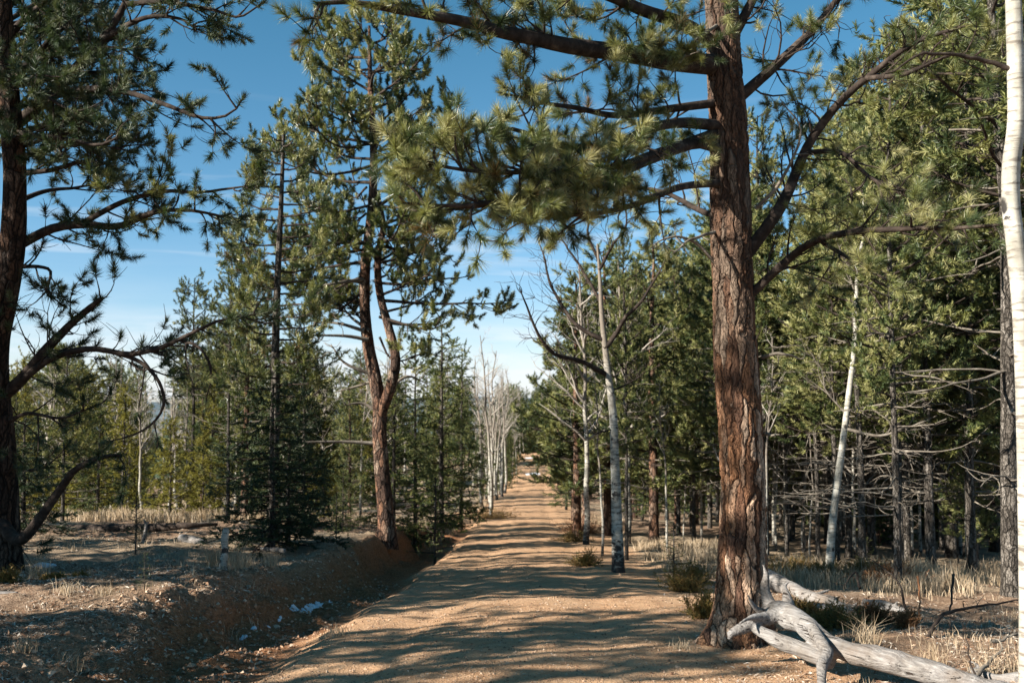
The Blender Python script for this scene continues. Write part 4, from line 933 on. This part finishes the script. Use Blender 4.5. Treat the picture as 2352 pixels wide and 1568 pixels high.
shrub(1905, 8.6, .32, .15, 'low green and brown juniper mat behind the forked dead trunk')
shrub(2000, 8.8, .16, .18, 'rusty brown low bush in the shade right of the juniper mat', 'rust')
shrub(2070, 8.6, .12, .14, 'small rusty bush farthest right behind the dead trunk', 'rust')
shrub(1785, 14, .35, .22, 'golden juniper thicket touching the right side of the thick pine', n=110)
shrub(1985, 14.2, .5, .2, 'wide golden brown juniper right of the leaning aspen foot', n=110)
shrub(1835, 14.5, .45, .22, 'brown juniper thicket behind the bleached log', n=120)
shrub(1890, 14.0, .4, .24, 'brown juniper clump at the foot of the leaning aspen', n=110)
shrub(2030, 13.5, .8, .25, 'brown undergrowth clump right of the leaning aspen', 'rust')
shrub(1590, 13, .35, .25, 'small green brown juniper in the grass left of the thick pine')
shrub(1570, 11.8, .3, .18, 'low juniper beside the fir sapling left of the thick pine')
shrub(1340, 26, .9, .35, 'rusty brown shrub on the right verge of the road', 'rust', 110)
shrub(1310, 22, .5, .2, 'low dark juniper on the right verge nearest the road')
shrub(1135, 33, 1.2, .3, 'wide low brown juniper on the left verge at the sunny patch', n=120)
shrub(1345, 15.8, .3, .2, 'small dark tuft of juniper in the right verge grass')
shrub(15, 8.8, .16, .10, 'dark juniper at the left edge on the litter')
shrub(135, 9.0, .10, .05, 'low golden juniper right of the dark juniper, left bank')
shrub(195, 9.1, .08, .05, 'smallest golden juniper in the middle of the left bank')

# ------------------------------------------------------------------ grass
def blades(mb, x, y, z, K, h, w_, spread=.06, lean=.5):
    N = len(x); M = N * K
    b = np.repeat(np.stack([x, y, z], 1), K, 0) + rng.standard_normal((M, 3)) * np.array([spread, spread, 0])
    hh = np.repeat(h, K) * (.5 + .6 * rng.random(M)); az = rng.random(M) * 6.28; ln = lean * rng.random(M)
    dx = np.stack([np.cos(az), np.sin(az), 0 * az], 1); s = np.stack([-np.sin(az), np.cos(az), 0 * az], 1) * w_ / 2
    s = nrm(s + .8 * dx * rng.standard_normal((M, 1)) * np.array([1, 1, 0])) * w_ / 2
    m_ = b + np.array([0, 0, 1]) * (hh * .55)[:, None] + dx * (hh * ln * .3)[:, None]
    t_ = b + np.array([0, 0, 1]) * (hh * (1 - .3 * ln))[:, None] + dx * (hh * ln)[:, None]
    V = np.stack([b - s, b + s, m_ - s * .8, m_ + s * .8, t_], 1).reshape(-1, 3)
    i = np.arange(M)[:, None] * 5
    mb.add(V, quads=i + np.array([[0, 1, 3, 2]]), tris=i + np.array([[2, 3, 4]]), m=0, tint=np.repeat(rng.random(M) * .6 + np.repeat(rng.random(N), K) * .4, 5))
mb = MB()
def field(n, px0, px1, d_0, d_1, K, h, w_, patch=.0):
    d = d_0 + (d_1 - d_0) * rng.random(n); px = px0 + (px1 - px0) * rng.random(n)
    x = (px - 1176) / F * d; u = np.abs(x - road_x(d))
    ok = (u > 2.0) & (fbm(x * .8, d * .8, 0, 2, 201) > patch) ; x, d = x[ok], d[ok]
    blades(mb, x, d, Hfull(x, d) - .01, K, np.full(len(x), h) * (.6 + .6 * rng.random(len(x))), w_)
field(1100, 1330, 1660, 14, 22, 12, .24, .010, -.25)
field(500, 1290, 1420, 20, 34, 10, .25, .014, -.2)
field(700, 1780, 2352, 12.5, 17, 12, .26, .010, -.15)
field(170, 1850, 2352, 8, 12.5, 8, .14, .006, .1)
field(900, -40, 640, 18, 25, 12, .28, .012, -.3)
field(260, -40, 620, 8, 17, 7, .12, .006, .1)
field(400, 560, 1100, 19, 30, 10, .25, .012, -.1)
field(60, 1900, 2352, 5.6, 8, 9, .14, .004, .0)
field(110, -40, 240, 5.5, 8.5, 9, .10, .004, .15)
field(300, 1080, 1190, 32, 50, 10, .25, .02, -.3)
o = mb.build('dry_grass', [MAT['grass']]); tag(o, 'straw coloured dry grass along the verges and clearings', 'grass', kind='stuff')
for k, (px, d, h, lab) in enumerate(((780, 8.2, .16, 'small straw grass tuft on the edge of the lit road at the ditch'), (625, 10.6, .24, 'pale grass clump on the left bank nearest the ditch'), (575, 10.3, .22, 'short grass clump between the aspen stub and the pale clump'),
        (540, 10.0, .34, 'bent straw stalks right beside the aspen stub'), (495, 10.2, .34, 'tall straw stalks just left of the aspen stub'), (165, 6.4, .17, 'bushy straw grass tuft near the lower left corner'), (70, 6.3, .12, 'low pale grass tuft lowest on the left bank'),
        (95, 9.4, .3, 'tall wispy grass in the shade at the left edge'), (160, 8.0, .14, 'single straw tuft in the middle of the left litter'), (250, 8.0, .14, 'spreading straw tuft left of the fir seedling'), (1560, 7.6, .10, 'small dry grass tuft at the left root of the thick pine'),
        (1985, 7.4, .34, 'tall grass blades leaning left behind the dead trunk'), (2130, 7.1, .24, 'straw grass clump above the end of the dead trunk'), (2250, 6.9, .26, 'tall straw clump near the hooked stick'), (1855, 6.2, .10, 'short dry grass tuft in front of the dead trunk'), (2320, 6.9, .22, 'straw grass clump nearest the right frame edge'), (330, 14.4, .3, 'faint straw tuft behind the grey snag'))):
    p = P(px, 900, d); g = MB(); blades(g, np.array([0.]), np.array([0.]), np.array([-.01]), 70 if h < .3 else 90, np.array([h]), .0045, .05, .9)
    o = g.build('grass_tuft', [MAT['grass']]); o.location = (p[0], p[1], H1(p[0], p[1])); tag(o, lab, 'grass tuft')

# ------------------------------------------------------------------ litter and gravel
def flakes(n, xf, yf, size, mask):
    n = int(n * 1.7); y = yf(rng.random(n)); x = xf(rng.random(n), y); ok = mask(x, y) & (fbm(x * 2.3, y * 2.3, 0, 4, 301) + .45 * rng.random(n) > .12); x, y = x[ok], y[ok]; n = len(x)
    z = Hfull(x, y) + .004
    a = rng.random(n) * 6.28; L = size * (.4 + 2.2 * rng.random(n) ** 2); w_ = np.minimum(L, size * 1.2) * (.07 + .42 * rng.random(n) ** 3)
    t1 = np.stack([np.cos(a), np.sin(a), .35 * rng.standard_normal(n)], 1); t1 = nrm(t1); up = nrm(np.stack([.35 * rng.standard_normal(n), .35 * rng.standard_normal(n), np.ones(n)], 1))
    t2 = nrm(np.cross(up, t1)); c = np.stack([x, y, z + .2 * w_], 1)
    A = t1 * (L / 2)[:, None]; B = t2 * (w_ / 2)[:, None]; bend = np.array([0, 0, 1]) * (L * .12 * rng.random(n))[:, None]
    return np.stack([c - A, c + B + bend, c + A, c - B + bend], 1).reshape(-1, 3), n
mb = MB()
for (n, px0, px1, ya, yb, size, kind) in ((60000, -60, 640, 4.6, 11, .030, 'L'), (16000, -60, 900, 11, 19, .035, 'L'), (42000, 1380, 2400, 5.2, 10, .028, 'R'), (12000, 1350, 2400, 10, 18, .035, 'R'), (9000, 500, 1700, 5.2, 9, .012, 'M'), (6000, 700, 1450, 9, 16, .018, 'M')):
    yf = lambda r, ya=ya, yb=yb: ya + (yb - ya) * r ** 1.35
    xf = lambda r, y, px0=px0, px1=px1: ((px0 + (px1 - px0) * r) - 1176) / F * y
    def mask(x, y, kind=kind):
        u, un = zones(x, y)
        if kind == 'L': return (-un > 2.35 + .3 * rng.random(len(x)))
        if kind == 'R': return (un > 1.3 + 1.6 * rng.random(len(x)))
        return np.abs(un) < 9
    V_, n_ = flakes(n, xf, yf, size, mask)
    mb.add(V_, quads=np.arange(n_ * 4).reshape(-1, 4), m=0, tint=np.repeat(rng.random(n_) ** (1.0 if kind != 'M' else 1.6), 4))
o = mb.build('forest_litter', [MAT['litter']]); tag(o, 'bark flakes, chips and fallen needles covering the banks', 'litter', kind='stuff')
o.data.polygons.foreach_set('use_smooth', np.zeros(len(o.data.polygons), bool))
mb = MB()
def pebbles(n, px0, px1, ya, yb, s0, s1, f):
    y = ya + (yb - ya) * rng.random(n) ** 1.3; x = ((px0 + (px1 - px0) * rng.random(n)) - 1176) / F * y
    ok = f(x, y); x, y = x[ok], y[ok]; n = len(x)
    s = s0 + (s1 - s0) * rng.random(n) ** 3
    oct_ = np.array([[1, 0, 0], [0, 1, 0], [-1, 0, 0], [0, -1, 0], [0, 0, .75], [0, 0, -.75]])
    a = rng.random(n) * 6.28; ca, sa = np.cos(a), np.sin(a)
    v = oct_[None] * (.65 + .6 * rng.random((n, 6, 1))) + .25 * rng.standard_normal((n, 6, 3))
    v = np.stack([v[..., 0] * ca[:, None] - v[..., 1] * sa[:, None], v[..., 0] * sa[:, None] + v[..., 1] * ca[:, None], v[..., 2]], -1) * s[:, None, None]
    v += np.stack([x, y, Hfull(x, y) + s * .2], 1)[:, None]
    f_ = np.array([[0, 1, 4], [1, 2, 4], [2, 3, 4], [3, 0, 4], [1, 0, 5], [2, 1, 5], [3, 2, 5], [0, 3, 5]])
    mb.add(v.reshape(-1, 3), tris=(np.arange(n)[:, None, None] * 6 + f_[None]).reshape(-1, 3), m=0, tint=np.repeat(rng.random(n), 6))
pebbles(16000, 350, 1900, 5.0, 11, .003, .012, lambda x, y: np.abs(zones(x, y)[1]) < 2.1)
pebbles(20000, 0, 1000, 4.8, 14, .004, .026, lambda x, y: (-zones(x, y)[1] > 1.8) & (-zones(x, y)[1] < 2.9))
pebbles(420, 0, 1000, 4.9, 14, .012, .04, lambda x, y: (-zones(x, y)[1] > 1.7) & (-zones(x, y)[1] < 3.0))
pebbles(160, 300, 2100, 5.2, 16, .01, .03, lambda x, y: np.abs(zones(x, y)[1]) < 2.4)
o = mb.build('gravel', [MAT['pebble']]); tag(o, 'loose granite gravel on the road and cut bank', 'gravel', kind='stuff')

# ------------------------------------------------------------------ snow remnants
def snow(cxp, cyp, rx, ry, label, rz=0, th=.034):
    k = 26; ang = np.arange(k) / k * 2 * np.pi; n = 7; mb = MB(); c0 = None
    m_ = max(1, (int(ry / .05) if ry < .6 and ry > .2 else 1)); r_ = np.random.default_rng(int(abs(cxp * 977 + cyp * 131)) + 5)
    for j in range(m_):
        t = (j + .5) / m_ * 2 - 1 if m_ > 1 else 0
        ox = (r_.random() - .5) * rx * 1.1; oy = t * ry; s_ = rx * (.55 + .6 * r_.random()) if m_ > 1 else rx; e_ = (ry / m_ * 1.5) if m_ > 1 else ry
        rows = []
        for i in range(n):
            f = i / (n - 1); rr = f * (1 + .45 * fbm(np.cos(ang) * 2.5 + j * 7 + cxp * 9, np.sin(ang) * 2.5, 0, 3, 7))
            px = ox + np.cos(ang) * rr * s_; py = oy + np.sin(ang) * rr * e_
            x = cxp + px * math.cos(rz) - py * math.sin(rz); y = cyp + px * math.sin(rz) + py * math.cos(rz)
            rows.append(np.stack([x, y, Hfull(x, y) + min(th, s_ * .35) * (1 - f ** 2.2) + .006 - .02 * (f > .95)], 1))
        V_ = np.stack(rows); c0 = V_[0, 0].copy() if c0 is None else c0
        a = np.arange(n - 1)[:, None] * k + np.arange(k)[None]; b = np.arange(n - 1)[:, None] * k + (np.arange(k)[None] + 1) % k
        mb.add(V_ - c0, np.stack([a, a + k, b + k, b], -1).reshape(-1, 4))
    o = mb.build('snow_patch', [MAT['snow']]); o.location = tuple(c0)
    return tag(o, label, 'snow patch')
def on_ground(px, py):
    lo, hi = 3.0, 140.0
    ds = np.concatenate([np.arange(3, 30, .05), np.arange(30, 130, .3)])
    pts = np.array([P(px, py, d) for d in ds]); g = Hfull(pts[:, 0], pts[:, 1], False)
    k = np.argmax(pts[:, 2] < g); return pts[k]
_a, _b = on_ground(655, 1428), on_ground(755, 1389)
SNOWRZ = math.atan2(_b[1] - _a[1], _b[0] - _a[0]) - math.pi / 2
for (px, py, rx, ry, lab, rz) in ((704, 1407, .055, .50, 'longest melting snow streak in the shaded ditch', SNOWRZ), (757, 1387, .02, .07, 'small snow remnant at the upper end of the long streak in the ditch', 0), (640, 1432, .02, .05, 'round snow remnant at the lower end of the long streak in the ditch', 0),
        (560, 1466, .035, .05, 'lowest left snow remnant in the ditch', 0), (582, 1459, .03, .03, 'tiny snow crumb beside the lowest snow remnant', 0), (616, 1444, .02, .02, 'tiny lone snow crumb in the middle of the ditch', 0),
        (1232, 1088, .75, .9, 'white snow streak lying across the far road', 0), (1215, 1052, .5, .7, 'faint snow streak on the farthest bit of road', 0),
        (85, 1303, .13, .05, 'small white snow patch in the shade on the left bank', .2), (430, 1186, .5, .3, 'thin snow patch beyond the long dark log', 0)):
    p = on_ground(px, py); snow(p[0], p[1], rx, ry, lab, rz)
print('objects', len(bpy.data.objects), 'tris', sum(len(m.polygons) for m in bpy.data.meshes))
